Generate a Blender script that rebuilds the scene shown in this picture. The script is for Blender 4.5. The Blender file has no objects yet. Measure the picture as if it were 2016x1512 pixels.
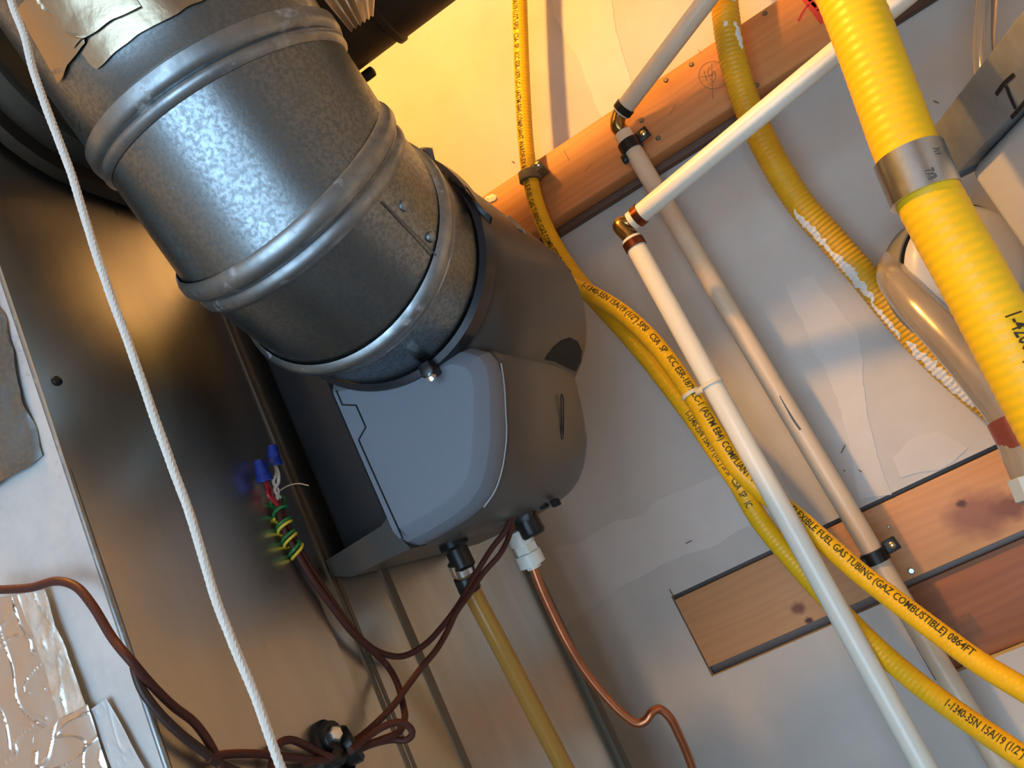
import bpy, bmesh, math, random
from mathutils import Vector, Matrix, noise
random.seed(7)
PI = math.pi
scene = bpy.context.scene
C = scene.collection

# ------------------------------------------------------------------ camera
CAMZ = 1.5
F = 1620.0
ROLL, PITCH, YAW = (math.radians(a) for a in (-26.27, -13.78, 16.37))
Mc = (Matrix.Rotation(ROLL, 3, 'Z') @ Matrix.Rotation(PITCH, 3, 'X') @ Matrix.Rotation(YAW, 3, 'Y')
      @ Matrix(((1, 0, 0), (0, 0, -1), (0, 1, 0))))
cam_d = bpy.data.cameras.new('camera')
cam = bpy.data.objects.new('camera', cam_d)
C.objects.link(cam)
cam_d.sensor_fit = 'HORIZONTAL'
cam_d.sensor_width = 36.0
cam_d.lens = F / 2016 * 36
cam_d.clip_start = 0.02
r0, r1, r2 = Mc[0], Mc[1], Mc[2]
cam.matrix_world = Matrix(((r0[0], -r1[0], -r2[0], 0), (r0[1], -r1[1], -r2[1], 0),
                           (r0[2], -r1[2], -r2[2], CAMZ), (0, 0, 0, 1)))
scene.camera = cam

# ------------------------------------------------------------------ light
vs = scene.view_settings
vs.view_transform = 'Standard'
vs.look = 'None'
vs.gamma = 1.0
vs.use_curve_mapping = False
vs.exposure = 0.0
world = bpy.data.worlds.new('world')
scene.world = world
world.use_nodes = True
bg = world.node_tree.nodes['Background']
bg.inputs[0].default_value = (0.50, 0.66, 0.85, 1)
bg.inputs[1].default_value = 0.5
BULB = (-0.27, 0.23, 2.55)
BULB_STRENGTH = 1300.0
wl = bpy.data.lights.new('doorway_daylight', 'AREA')
wl.shape = 'RECTANGLE'
wl.size = 1.7
wl.size_y = 1.9
wl.energy = 50.0
wl.color = (0.52, 0.76, 1.0)
wlo = bpy.data.objects.new('doorway_daylight', wl)
C.objects.link(wlo)
wlo.location = (-0.45, -1.93, 1.05)
wlo.rotation_euler = (math.radians(90), 0, 0)


# ------------------------------------------------------------------ maths helpers
def ray(px, py):
    c = Vector(((px - 1008) / F, (py - 756) / F, 1.0))
    return Mc.transposed() @ c


def Y(px, py, y):
    """point of the place seen at this pixel, at depth y from the camera's wall-parallel plane"""
    r = ray(px, py)
    k = y / r.y
    return Vector((r.x * k, y, r.z * k + CAMZ))


def X(px, py, x):
    r = ray(px, py)
    k = x / r.x
    return Vector((x, r.y * k, r.z * k + CAMZ))


def V(x, y, z):
    return Vector((x, y, z + CAMZ))


def catmull(pts, n):
    pts = [Vector(p) for p in pts]
    out = []
    P = [pts[0] * 2 - pts[1]] + pts + [pts[-1] * 2 - pts[-2]]
    for i in range(1, len(P) - 2):
        a, b, c, d = P[i - 1], P[i], P[i + 1], P[i + 2]
        ta = 0.0
        tb = ta + max((b - a).length, 1e-5) ** 0.5
        tc = tb + max((c - b).length, 1e-5) ** 0.5
        td = tc + max((d - c).length, 1e-5) ** 0.5
        for j in range(n):
            t = tb + (tc - tb) * j / n
            A1 = a * ((tb - t) / (tb - ta)) + b * ((t - ta) / (tb - ta))
            A2 = b * ((tc - t) / (tc - tb)) + c * ((t - tb) / (tc - tb))
            A3 = c * ((td - t) / (td - tc)) + d * ((t - tc) / (td - tc))
            B1 = A1 * ((tc - t) / (tc - ta)) + A2 * ((t - ta) / (tc - ta))
            B2 = A2 * ((td - t) / (td - tb)) + A3 * ((t - tb) / (td - tb))
            out.append(B1 * ((tc - t) / (tc - tb)) + B2 * ((t - tb) / (tc - tb)))
    out.append(pts[-1])
    return out


class Path:
    """arc-length parametrised smooth path with rotation-minimising frames"""
    def __init__(self, pts, n=14, smooth=True, step=None):
        raw = catmull(pts, n) if smooth and len(pts) > 2 else [Vector(p) for p in pts]
        L = [0.0]
        for a, b in zip(raw, raw[1:]):
            L.append(L[-1] + (b - a).length)
        self.length = L[-1]
        step = step or max(self.length / 400, 0.002)
        k = max(2, int(round(self.length / step)))
        self.p, self.s = [], []
        j = 0
        for i in range(k + 1):
            s = self.length * i / k
            while j < len(L) - 2 and L[j + 1] < s:
                j += 1
            t = (s - L[j]) / max(L[j + 1] - L[j], 1e-9)
            self.p.append(raw[j].lerp(raw[j + 1], t))
            self.s.append(s)
        self.t = []
        m = len(self.p)
        for i in range(m):
            a = self.p[max(i - 1, 0)]
            b = self.p[min(i + 1, m - 1)]
            self.t.append((b - a).normalized())
        up = Vector((0, -1, 0.02))
        n0 = (up - self.t[0] * up.dot(self.t[0]))
        if n0.length < 1e-3:
            n0 = Vector((0, 0, 1)).cross(self.t[0])
        n0.normalize()
        self.n = [n0]
        for i in range(1, m):
            v = self.n[-1] - self.t[i] * self.n[-1].dot(self.t[i])
            self.n.append(v.normalized())

    def at(self, s):
        s = min(max(s, 0), self.length)
        k = s / self.length * (len(self.p) - 1)
        i = min(int(k), len(self.p) - 2)
        t = k - i
        return self.p[i].lerp(self.p[i + 1], t), (self.t[i].lerp(self.t[i + 1], t)).normalized()

    def nearest(self, q):
        best = min(range(len(self.p)), key=lambda i: (self.p[i] - q).length)
        return self.s[best]


# ------------------------------------------------------------------ mesh builder
class G:
    def __init__(self):
        self.v, self.f = [], []

    def add(self, vs_, fs_):
        o = len(self.v)
        self.v += [Vector(q) for q in vs_]
        self.f += [tuple(o + i for i in q) for q in fs_]
        return self

    def box(self, lo, hi, bevel=0.0, seg=2):
        bm = bmesh.new()
        bmesh.ops.create_cube(bm, size=1)
        lo, hi = Vector(lo), Vector(hi)
        for q in bm.verts:
            q.co = Vector((lo[i] + (q.co[i] + 0.5) * (hi[i] - lo[i]) for i in range(3)))
        if bevel:
            bmesh.ops.bevel(bm, geom=bm.edges[:], offset=bevel, segments=seg, affect='EDGES', profile=0.5)
        return self.bm(bm)

    def bm(self, bm, mw=None):
        bm.verts.index_update()
        self.add([(mw @ q.co) if mw else q.co.copy() for q in bm.verts], [[q.index for q in f.verts] for f in bm.faces])
        bm.free()
        return self

    def obox(self, c, ax, ay, az, sx, sy, sz, bevel=0.0, seg=2):
        """oriented box, full sizes"""
        bm = bmesh.new()
        bmesh.ops.create_cube(bm, size=1)
        for q in bm.verts:
            q.co = Vector((q.co.x * sx, q.co.y * sy, q.co.z * sz))
        if bevel:
            bmesh.ops.bevel(bm, geom=bm.edges[:], offset=bevel, segments=seg, affect='EDGES', profile=0.5)
        m = Matrix((ax, ay, az)).transposed().to_4x4()
        m.translation = Vector(c)
        return self.bm(bm, m)

    def loft(self, rings, close=True, caps=True):
        o = len(self.v)
        n = len(rings[0])
        for r in rings:
            self.v += [Vector(q) for q in r]
        for i in range(len(rings) - 1):
            for j in range(n if close else n - 1):
                a, b = o + i * n + j, o + i * n + (j + 1) % n
                self.f.append((a, b, b + n, a + n))
        if caps and close:
            self.f.append(tuple(o + j for j in range(n))[::-1])
            self.f.append(tuple(o + (len(rings) - 1) * n + j for j in range(n)))
        return self

    def tube(self, path, r, seg=18, caps=True):
        rf = r if callable(r) else (lambda s: r)
        rings = []
        for p, t, n, s in zip(path.p, path.t, path.n, path.s):
            b = t.cross(n)
            q = rf(s)
            rings.append([p + (n * math.cos(a) + b * math.sin(a)) * q for a in (2 * PI * k / seg for k in range(seg))])
        return self.loft(rings, True, caps)

    def lathe(self, base, axis, prof, seg=24, caps=True, phase=0.0, ref=None):
        """prof: list of (distance along axis, radius)"""
        axis = Vector(axis).normalized()
        e1 = Vector(ref) if ref else (Vector((0, 0, 1)) if abs(axis.z) < 0.9 else Vector((1, 0, 0)))
        e1 = (e1 - axis * e1.dot(axis)).normalized()
        e2 = axis.cross(e1)
        rings = []
        for d, r in prof:
            c = Vector(base) + axis * d
            rings.append([c + (e1 * math.cos(a) + e2 * math.sin(a)) * max(r, 1e-5)
                          for a in (phase + 2 * PI * k / seg for k in range(seg))])
        return self.loft(rings, True, caps)

    def grid(self, fn, nu, nv):
        o = len(self.v)
        for i in range(nu + 1):
            for j in range(nv + 1):
                self.v.append(Vector(fn(i / nu, j / nv)))
        for i in range(nu):
            for j in range(nv):
                a = o + i * (nv + 1) + j
                self.f.append((a, a + 1, a + nv + 2, a + nv + 1))
        return self

    def prism(self, poly, off):
        """polygon (3-D points) extruded by vector off"""
        n = len(poly)
        off = Vector(off)
        self.loft([[Vector(p) for p in poly], [Vector(p) + off for p in poly]], True, True)
        return self

    def build(self, name, mat, parent=None, smooth=True, angle=40, base=None):
        if parent is not None:
            org = parent.matrix_world.translation if parent.type == 'EMPTY' else Vector(parent['_org'])
        elif base is not None:
            org = Vector(base)
        else:
            lo = Vector([min(q[i] for q in self.v) for i in range(3)])
            hi = Vector([max(q[i] for q in self.v) for i in range(3)])
            org = Vector(((lo.x + hi.x) / 2, (lo.y + hi.y) / 2, lo.z))
        me = bpy.data.meshes.new(name)
        me.from_pydata([q - org for q in self.v], [], self.f)
        bm = bmesh.new()
        bm.from_mesh(me)
        bmesh.ops.recalc_face_normals(bm, faces=bm.faces[:])
        bm.to_mesh(me)
        bm.free()
        if smooth:
            me.polygons.foreach_set('use_smooth', [True] * len(me.polygons))
            me.set_sharp_from_angle(angle=math.radians(angle))
        me.materials.append(M[mat])
        o = bpy.data.objects.new(name, me)
        C.objects.link(o)
        o['_org'] = tuple(org)
        if parent is not None:
            o.parent = parent
        else:
            o.location = org
        return o


def thing(name, label, cat, loc, group=None):
    o = bpy.data.objects.new(name, None)
    o.empty_display_size = 0.03
    C.objects.link(o)
    o.location = loc
    o.matrix_world = Matrix.Translation(Vector(loc))
    o['label'] = label
    o['category'] = cat
    o['_org'] = tuple(loc)
    if group:
        o['group'] = group
    return o


def tag(o, label, cat, group=None):
    o['label'] = label
    o['category'] = cat
    if group:
        o['group'] = group
    return o


def struct(o):
    o['kind'] = 'structure'
    return o


# ------------------------------------------------------------------ materials
M = {}


def srgb(r, g, b):
    f = lambda c: (c / 255 / 12.92) if c / 255 <= 0.04045 else ((c / 255 + 0.055) / 1.055) ** 2.4
    return (f(r), f(g), f(b), 1)


def mat(name, col, rough=0.5, metal=0.0, col2=None, scale=20.0, mix=(0.35, 0.65), rough2=None, bump=0.0,
        bump_scale=None, stretch=(1, 1, 1), trans=0.0, ior=1.45, coat=0.0, spec=0.5, aniso=0.0, detail=6.0,
        sss=0.0):
    m = bpy.data.materials.new(name)
    m.use_nodes = True
    nt = m.node_tree
    b = nt.nodes['Principled BSDF']
    b.inputs['Base Color'].default_value = col
    b.inputs['Roughness'].default_value = rough
    b.inputs['Metallic'].default_value = metal
    b.inputs['Transmission Weight'].default_value = trans
    b.inputs['IOR'].default_value = ior
    b.inputs['Coat Weight'].default_value = coat
    b.inputs['Specular IOR Level'].default_value = spec
    b.inputs['Anisotropic'].default_value = aniso
    if sss:
        b.inputs['Subsurface Weight'].default_value = sss
        b.inputs['Subsurface Radius'].default_value = (0.01, 0.008, 0.005)
        b.inputs['Subsurface Scale'].default_value = 0.3
    tc = nt.nodes.new('ShaderNodeTexCoord')
    mp = nt.nodes.new('ShaderNodeMapping')
    mp.inputs['Scale'].default_value = stretch
    nt.links.new(tc.outputs['Object'], mp.inputs['Vector'])
    if col2 is not None or rough2 is not None:
        nz = nt.nodes.new('ShaderNodeTexNoise')
        nz.inputs['Scale'].default_value = scale
        nz.inputs['Detail'].default_value = detail
        nz.inputs['Roughness'].default_value = 0.62
        nt.links.new(mp.outputs['Vector'], nz.inputs['Vector'])
        mr = nt.nodes.new('ShaderNodeMapRange')
        mr.inputs['From Min'].default_value = mix[0]
        mr.inputs['From Max'].default_value = mix[1]
        nt.links.new(nz.outputs['Fac'], mr.inputs['Value'])
        if col2 is not None:
            mx = nt.nodes.new('ShaderNodeMix')
            mx.data_type = 'RGBA'
            mx.inputs['A'].default_value = col
            mx.inputs['B'].default_value = col2
            nt.links.new(mr.outputs['Result'], mx.inputs['Factor'])
            nt.links.new(mx.outputs['Result'], b.inputs['Base Color'])
        if rough2 is not None:
            mr2 = nt.nodes.new('ShaderNodeMapRange')
            mr2.inputs['To Min'].default_value = rough
            mr2.inputs['To Max'].default_value = rough2
            nt.links.new(mr.outputs['Result'], mr2.inputs['Value'])
            nt.links.new(mr2.outputs['Result'], b.inputs['Roughness'])
    if bump:
        nb = nt.nodes.new('ShaderNodeTexNoise')
        nb.inputs['Scale'].default_value = bump_scale or scale * 3
        nb.inputs['Detail'].default_value = 4
        nt.links.new(mp.outputs['Vector'], nb.inputs['Vector'])
        bp = nt.nodes.new('ShaderNodeBump')
        bp.inputs['Strength'].default_value = bump
        bp.inputs['Distance'].default_value = 0.002
        nt.links.new(nb.outputs['Fac'], bp.inputs['Height'])
        nt.links.new(bp.outputs['Normal'], b.inputs['Normal'])
    M[name] = m
    return m


def add_specks(name, col, scale, lo, hi, rough=0.8, metal=0.0, stretch=(1, 1, 1)):
    """second noise layer: patches (wear, oxide, dust) over an existing material"""
    m = M[name]
    nt = m.node_tree
    b = nt.nodes['Principled BSDF']
    tc = nt.nodes.new('ShaderNodeTexCoord')
    mp = nt.nodes.new('ShaderNodeMapping')
    mp.inputs['Scale'].default_value = stretch
    nt.links.new(tc.outputs['Object'], mp.inputs['Vector'])
    nz = nt.nodes.new('ShaderNodeTexNoise')
    nz.inputs['Scale'].default_value = scale
    nz.inputs['Detail'].default_value = 8
    nz.inputs['Roughness'].default_value = 0.75
    nt.links.new(mp.outputs['Vector'], nz.inputs['Vector'])
    mr = nt.nodes.new('ShaderNodeMapRange')
    mr.inputs['From Min'].default_value = lo
    mr.inputs['From Max'].default_value = hi
    nt.links.new(nz.outputs['Fac'], mr.inputs['Value'])

    def blend(sock, val, dt):
        mx = nt.nodes.new('ShaderNodeMix')
        mx.data_type = dt
        src = b.inputs[sock].links[0].from_socket if b.inputs[sock].links else None
        if src:
            nt.links.new(src, mx.inputs['A'] if dt == 'FLOAT' else mx.inputs[6])
        elif dt == 'FLOAT':
            mx.inputs[2].default_value = b.inputs[sock].default_value
        else:
            mx.inputs[6].default_value = b.inputs[sock].default_value
        if dt == 'FLOAT':
            mx.inputs[3].default_value = val
            if src:
                nt.links.new(src, mx.inputs[2])
        else:
            mx.inputs[7].default_value = val
        nt.links.new(mr.outputs['Result'], mx.inputs[0])
        nt.links.new(mx.outputs[0] if dt == 'FLOAT' else mx.outputs[2], b.inputs[sock])
    blend('Base Color', col, 'RGBA')
    blend('Roughness', rough, 'FLOAT')
    blend('Metallic', metal, 'FLOAT')


def wood(name, light, dark, axis='X', rings=34.0, knots=(), rough=0.55):
    m = bpy.data.materials.new(name)
    m.use_nodes = True
    nt = m.node_tree
    b = nt.nodes['Principled BSDF']
    b.inputs['Roughness'].default_value = rough
    tc = nt.nodes.new('ShaderNodeTexCoord')
    mp = nt.nodes.new('ShaderNodeMapping')
    mp.inputs['Scale'].default_value = (0.12, 1, 1) if axis == 'X' else (1, 1, 0.12)
    nt.links.new(tc.outputs['Object'], mp.inputs['Vector'])
    nz = nt.nodes.new('ShaderNodeTexNoise')
    nz.inputs['Scale'].default_value = 9
    nz.inputs['Detail'].default_value = 5
    nt.links.new(mp.outputs['Vector'], nz.inputs['Vector'])
    wv = nt.nodes.new('ShaderNodeTexWave')
    wv.wave_type = 'BANDS'
    wv.bands_direction = 'Z' if axis == 'X' else 'X'
    wv.inputs['Scale'].default_value = rings
    wv.inputs['Distortion'].default_value = 11
    wv.inputs['Detail'].default_value = 3
    wv.inputs['Detail Scale'].default_value = 1.2
    nt.links.new(mp.outputs['Vector'], wv.inputs['Vector'])
    ad = nt.nodes.new('ShaderNodeMath')
    ad.operation = 'MULTIPLY_ADD'
    ad.inputs[1].default_value = 0.08
    nt.links.new(wv.outputs['Fac'], ad.inputs[0])
    mu = nt.nodes.new('ShaderNodeMath')
    mu.operation = 'MULTIPLY'
    mu.inputs[1].default_value = 0.85
    nt.links.new(nz.outputs['Fac'], mu.inputs[0])
    nt.links.new(mu.outputs[0], ad.inputs[2])
    rp = nt.nodes.new('ShaderNodeValToRGB')
    rp.color_ramp.elements[0].position = 0.2
    rp.color_ramp.elements[0].color = dark
    rp.color_ramp.elements[1].position = 0.75
    rp.color_ramp.elements[1].color = light
    nt.links.new(ad.outputs[0], rp.inputs['Fac'])
    last = rp.outputs['Color']
    for (kx, kz, kr, kcol) in knots:
        vm = nt.nodes.new('ShaderNodeVectorMath')
        vm.operation = 'MULTIPLY_ADD'
        vm.inputs[1].default_value = (1 / kr, 0, 1.25 / kr)
        vm.inputs[2].default_value = (-kx / kr, 0, -kz * 1.25 / kr)
        nt.links.new(tc.outputs['Object'], vm.inputs[0])
        n2 = nt.nodes.new('ShaderNodeTexNoise')
        n2.inputs['Scale'].default_value = 1.6
        nt.links.new(vm.outputs[0], n2.inputs['Vector'])
        ln = nt.nodes.new('ShaderNodeVectorMath')
        ln.operation = 'LENGTH'
        nt.links.new(vm.outputs[0], ln.inputs[0])
        sm = nt.nodes.new('ShaderNodeMath')
        sm.operation = 'MULTIPLY_ADD'
        sm.inputs[1].default_value = 0.7
        nt.links.new(n2.outputs['Fac'], sm.inputs[0])
        nt.links.new(ln.outputs['Value'], sm.inputs[2])
        mr = nt.nodes.new('ShaderNodeMapRange')
        mr.inputs['From Min'].default_value = 1.25
        mr.inputs['From Max'].default_value = 0.75
        nt.links.new(sm.outputs[0], mr.inputs['Value'])
        mx = nt.nodes.new('ShaderNodeMix')
        mx.data_type = 'RGBA'
        nt.links.new(mr.outputs['Result'], mx.inputs[0])
        nt.links.new(last, mx.inputs[6])
        mx.inputs[7].default_value = kcol
        last = mx.outputs[2]
    nt.links.new(last, b.inputs['Base Color'])
    bp = nt.nodes.new('ShaderNodeBump')
    bp.inputs['Strength'].default_value = 0.25
    bp.inputs['Distance'].default_value = 0.0015
    nt.links.new(ad.outputs[0], bp.inputs['Height'])
    nt.links.new(bp.outputs['Normal'], b.inputs['Normal'])
    M[name] = m


mat('drywall', (0.52, 0.50, 0.47, 1), 0.85, col2=(0.60, 0.58, 0.55, 1), scale=6, bump=0.15, bump_scale=160)
mat('compound', (0.66, 0.63, 0.60, 1), 0.9, col2=(0.61, 0.585, 0.555, 1), scale=14, bump=0.1, bump_scale=90)
mat('room_paint', (0.48, 0.43, 0.37, 1), 0.9)
mat('concrete', (0.30, 0.29, 0.28, 1), 0.9, col2=(0.22, 0.21, 0.2, 1), scale=5)
mat('galv', (0.26, 0.30, 0.325, 1), 0.30, 1.0, col2=(0.18, 0.21, 0.228, 1), scale=420, rough2=0.42, mix=(0.40, 0.62), bump=0.04, bump_scale=500, detail=2.0)
add_specks('galv', (0.20, 0.225, 0.235, 1), 9, 0.50, 0.72, 0.46, 0.95)
add_specks('galv', (0.60, 0.64, 0.66, 1), 90, 0.67, 0.72, 0.8, 0.1)
mat('galv_bead', (0.36, 0.40, 0.425, 1), 0.36, 1.0, col2=(0.25, 0.28, 0.30, 1), scale=80, rough2=0.5)
add_specks('galv_bead', (0.5, 0.52, 0.53, 1), 60, 0.58, 0.72, 0.8, 0.2)
mat('sheet', (0.74, 0.71, 0.64, 1), 0.27, 1.0, col2=(0.60, 0.58, 0.52, 1), scale=14, rough2=0.37, bump=0.03, bump_scale=120,
    stretch=(1, 1, 0.25))
mat('sheet_front', (0.68, 0.71, 0.72, 1), 0.42, 0.45, col2=(0.54, 0.56, 0.57, 1), scale=26, rough2=0.55)
add_specks('sheet_front', (0.30, 0.32, 0.34, 1), 22, 0.58, 0.72, 0.6, 0.8)
mat('foil', (0.74, 0.72, 0.70, 1), 0.24, 1.0, bump=0.2, bump_scale=60)
mat('foil_lines', (0.86, 0.85, 0.80, 1), 0.42, 1.0, col2=(0.7, 0.69, 0.64, 1), scale=90, bump=0.3, bump_scale=120)
mat('dark_duct', (0.060, 0.046, 0.030, 1), 0.55, 0.4, col2=(0.035, 0.026, 0.017, 1), scale=10, rough2=0.65)
mat('duct_foil', (0.5, 0.42, 0.3, 1), 0.3, 1.0, bump=0.3, bump_scale=60)
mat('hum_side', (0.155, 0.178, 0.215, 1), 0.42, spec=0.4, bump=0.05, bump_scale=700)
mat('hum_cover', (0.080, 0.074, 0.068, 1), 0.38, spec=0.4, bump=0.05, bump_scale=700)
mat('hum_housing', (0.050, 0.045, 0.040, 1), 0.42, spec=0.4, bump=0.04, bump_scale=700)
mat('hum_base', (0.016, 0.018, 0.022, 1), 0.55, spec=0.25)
mat('black', (0.008, 0.008, 0.009, 1), 0.35)
mat('black_matte', (0.004, 0.004, 0.004, 1), 0.8)
mat('gasket', (0.012, 0.014, 0.02, 1), 0.3)
mat('csst', (0.88, 0.50, 0.010, 1), 0.38, col2=(0.82, 0.45, 0.009, 1), scale=30, spec=0.45)
mat('csst_olive', (0.80, 0.42, 0.012, 1), 0.45, col2=(0.66, 0.34, 0.012, 1), scale=14)
mat('csst_big', (0.88, 0.55, 0.010, 1), 0.42, col2=(0.82, 0.50, 0.010, 1), scale=16)
mat('plaster', (0.82, 0.79, 0.74, 1), 0.9, bump=0.6, bump_scale=160)
mat('ink', (0.035, 0.028, 0.012, 1), 0.6)
mat('marker', (0.006, 0.006, 0.008, 1), 0.5)
mat('pencil', (0.26, 0.13, 0.05, 1), 0.7)
mat('red_crayon', (0.62, 0.045, 0.025, 1), 0.6)
mat('pex', (0.80, 0.78, 0.68, 1), 0.26, spec=0.5, coat=0.15)
mat('pex_old', (0.72, 0.60, 0.45, 1), 0.3, col2=(0.66, 0.53, 0.38, 1), scale=12)
mat('brass', (0.42, 0.25, 0.09, 1), 0.25, 1.0, col2=(0.30, 0.17, 0.06, 1), scale=40)
mat('brass_bright', (0.75, 0.58, 0.28, 1), 0.25, 1.0)
mat('copper_ring', (0.28, 0.08, 0.035, 1), 0.3, 1.0, col2=(0.20, 0.055, 0.025, 1), scale=60)
mat('copper_red', (0.42, 0.13, 0.10, 1), 0.3, 0.7)
mat('copper', (0.62, 0.24, 0.12, 1), 0.3, 1.0, col2=(0.42, 0.16, 0.08, 1), scale=40, rough2=0.42)
mat('black_ring', (0.02, 0.018, 0.016, 1), 0.35, 0.4)
mat('nylon', (0.74, 0.74, 0.66, 1), 0.35, sss=0.0)
mat('zip', (0.78, 0.72, 0.55, 1), 0.35)
mat('grey_clamp', (0.16, 0.125, 0.075, 1), 0.6)
mat('amber', (0.74, 0.44, 0.10, 1), 0.18, trans=0.55, ior=1.4)
mat('vinyl', (0.84, 0.80, 0.74, 1), 0.08, trans=0.93, ior=1.35)
mat('vinyl_grey', (0.40, 0.35, 0.29, 1), 0.2, metal=0.3, coat=0.5, col2=(0.30, 0.27, 0.24, 1), scale=9)
mat('cable', (0.075, 0.024, 0.017, 1), 0.5, spec=0.3)
mat('cable_dark', (0.035, 0.017, 0.013, 1), 0.42)
mat('nut', (0.010, 0.035, 0.28, 1), 0.3, spec=0.5)
mat('wire_red', (0.42, 0.02, 0.03, 1), 0.35)
mat('wire_white', (0.75, 0.75, 0.68, 1), 0.4)
mat('wire_green', (0.02, 0.20, 0.055, 1), 0.4)
mat('wire_yellow', (0.75, 0.60, 0.05, 1), 0.4)
mat('fibre', (0.5, 0.4, 0.25, 1), 0.7)
mat('string', (0.80, 0.78, 0.72, 1), 0.9)
mat('screw', (0.65, 0.65, 0.62, 1), 0.25, 1.0)
mat('nail', (0.30, 0.24, 0.17, 1), 0.4, 1.0)
mat('nail_bright', (0.6, 0.6, 0.58, 1), 0.3, 1.0)
mat('chrome', (0.85, 0.87, 0.88, 1), 0.12, 1.0)
mat('coupling', (0.72, 0.75, 0.78, 1), 0.28, 1.0, col2=(0.58, 0.61, 0.64, 1), scale=40)
mat('white_metal', (0.60, 0.59, 0.57, 1), 0.35, col2=(0.55, 0.54, 0.52, 1), scale=5)
mat('flange_metal', (0.34, 0.37, 0.38, 1), 0.5, 0.6, col2=(0.24, 0.26, 0.27, 1), scale=30)
mat('flange_dark', (0.10, 0.12, 0.13, 1), 0.5, 0.5)
mat('collar_grey', (0.26, 0.25, 0.22, 1), 0.45, 0.3)
mat('porcelain', (0.8, 0.8, 0.78, 1), 0.3)
mat('grey_rag', (0.16, 0.155, 0.16, 1), 0.75, col2=(0.09, 0.085, 0.085, 1), scale=60)
mat('cleat', (0.10, 0.085, 0.06, 1), 0.55, 0.3)
mat('bead_grey', (0.36, 0.36, 0.36, 1), 0.35)
mat('seam', (0.20, 0.17, 0.13, 1), 0.55, 0.6)
mat('lightblue', (0.45, 0.58, 0.66, 1), 0.4)
wood('pine', srgb(226, 158, 92), srgb(176, 106, 50), 'X', 26,
     knots=((-9, 0, 1, (0, 0, 0, 1)),))
KNOT = srgb(132, 82, 58)
KO = V(0.0, 1.03 + 0.003 + 0.02, -0.172)


def knot(px, py, r, col):
    q = Y(px, py, 1.03 + 0.003) - KO
    return (q.x, q.z, r, col)


wood('pine_low', srgb(222, 168, 118), srgb(190, 134, 86), 'X', 30,
     knots=(knot(1925, 1015, 0.045, srgb(156, 102, 76)), knot(1893, 992, 0.008, srgb(92, 52, 36)), knot(1988, 1000, 0.026, srgb(138, 86, 64)),
            knot(1572, 1198, 0.012, KNOT), knot(1593, 1222, 0.007, srgb(90, 54, 40))))
wood('pine_dark', srgb(176, 112, 66), srgb(112, 66, 38), 'X', 24)
mat('backing', (0.30, 0.25, 0.23, 1), 0.9)
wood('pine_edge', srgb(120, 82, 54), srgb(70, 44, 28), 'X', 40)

m = bpy.data.materials.new('bulb_glow')
m.use_nodes = True
nt = m.node_tree
for q in list(nt.nodes):
    nt.nodes.remove(q)
em = nt.nodes.new('ShaderNodeEmission')
em.inputs[0].default_value = (1.0, 0.485, 0.085, 1)
em.inputs[1].default_value = BULB_STRENGTH
ou = nt.nodes.new('ShaderNodeOutputMaterial')
nt.links.new(em.outputs[0], ou.inputs[0])
M['bulb_glow'] = m

# ------------------------------------------------------------------ the room
WY = 1.03
ZT, ZB = CAMZ - 0.0705, CAMZ - 0.1735      # the opening that the lower board sits in
ZB2, XB2 = CAMZ - 0.268, -0.019            # lower, second part of the opening
XL, XR = -0.2405, 0.62
RX0, RX1, RY0, CZ = -1.5, 1.6, -2.0, 2.69
g = G()
TH = 0.0135
for (x0, x1, z0, z1) in ((RX0, XL, 0, CZ), (XL, XR, ZT, CZ), (XL, XB2, 0, ZB), (XB2, XR, 0, ZB2), (XR, RX1, 0, CZ)):
    g.box((x0, WY, z0), (x1, WY + TH, z1))
wall = struct(g.build('wall_back', 'drywall', smooth=False))


def wall_patch(left, right, t=0.0007, wob=0.004, rows=60):
    """skim of joint compound with ragged edges, laid on the drywall between two edge lines"""
    def res(pix):
        P0 = [Y(px, py, WY) for px, py in pix]
        q = Path(P0, smooth=False, step=0.002)
        return [q.at(q.length * i / rows)[0] for i in range(rows + 1)]
    A, B = res(left), res(right)
    g = G()

    def pt(i, v, y):
        a, b = A[i], B[i]
        na, nb = noise.noise_vector(a * 35) * wob + noise.noise_vector(a * 110) * wob * 0.4, noise.noise_vector(b * 35) * wob + noise.noise_vector(b * 110) * wob * 0.4
        p = (a + na).lerp(b + nb, v)
        return Vector((p.x, y, p.z))
    g.grid(lambda u, v: pt(int(round(u * rows)), v, WY - t), rows, 6)
    for v in (0, 1):
        g.grid(lambda u, w: pt(int(round(u * rows)), v, WY - t * w), rows, 1)
    return g.build('joint_compound', 'compound', wall, smooth=False)


wall_patch([(1081, -60), (1090, 30), (1131, 103), (1178, 217), (1220, 300)], [(1190, -60), (1205, 7), (1221, 97), (1245, 160), (1290, 280)])
wall_patch([(1020, 1108), (1100, 1075), (1150, 1065), (1200, 1030), (1270, 1013), (1292, 985), (1345, 962), (1420, 935), (1520, 900)],
           [(1075, 1250), (1150, 1210), (1210, 1165), (1300, 1112), (1400, 1075), (1500, 1022), (1560, 985)], wob=0.0025)
wall_patch([(1545, 560), (1600, 680), (1660, 810), (1690, 985)], [(1600, 545), (1660, 620), (1692, 660), (1695, 720), (1705, 800), (1720, 880), (1755, 975)])
wall_patch([(1755, 900), (1790, 865), (1850, 850)], [(1775, 940), (1850, 925), (1905, 882)], wob=0.003)
g = G()
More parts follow.
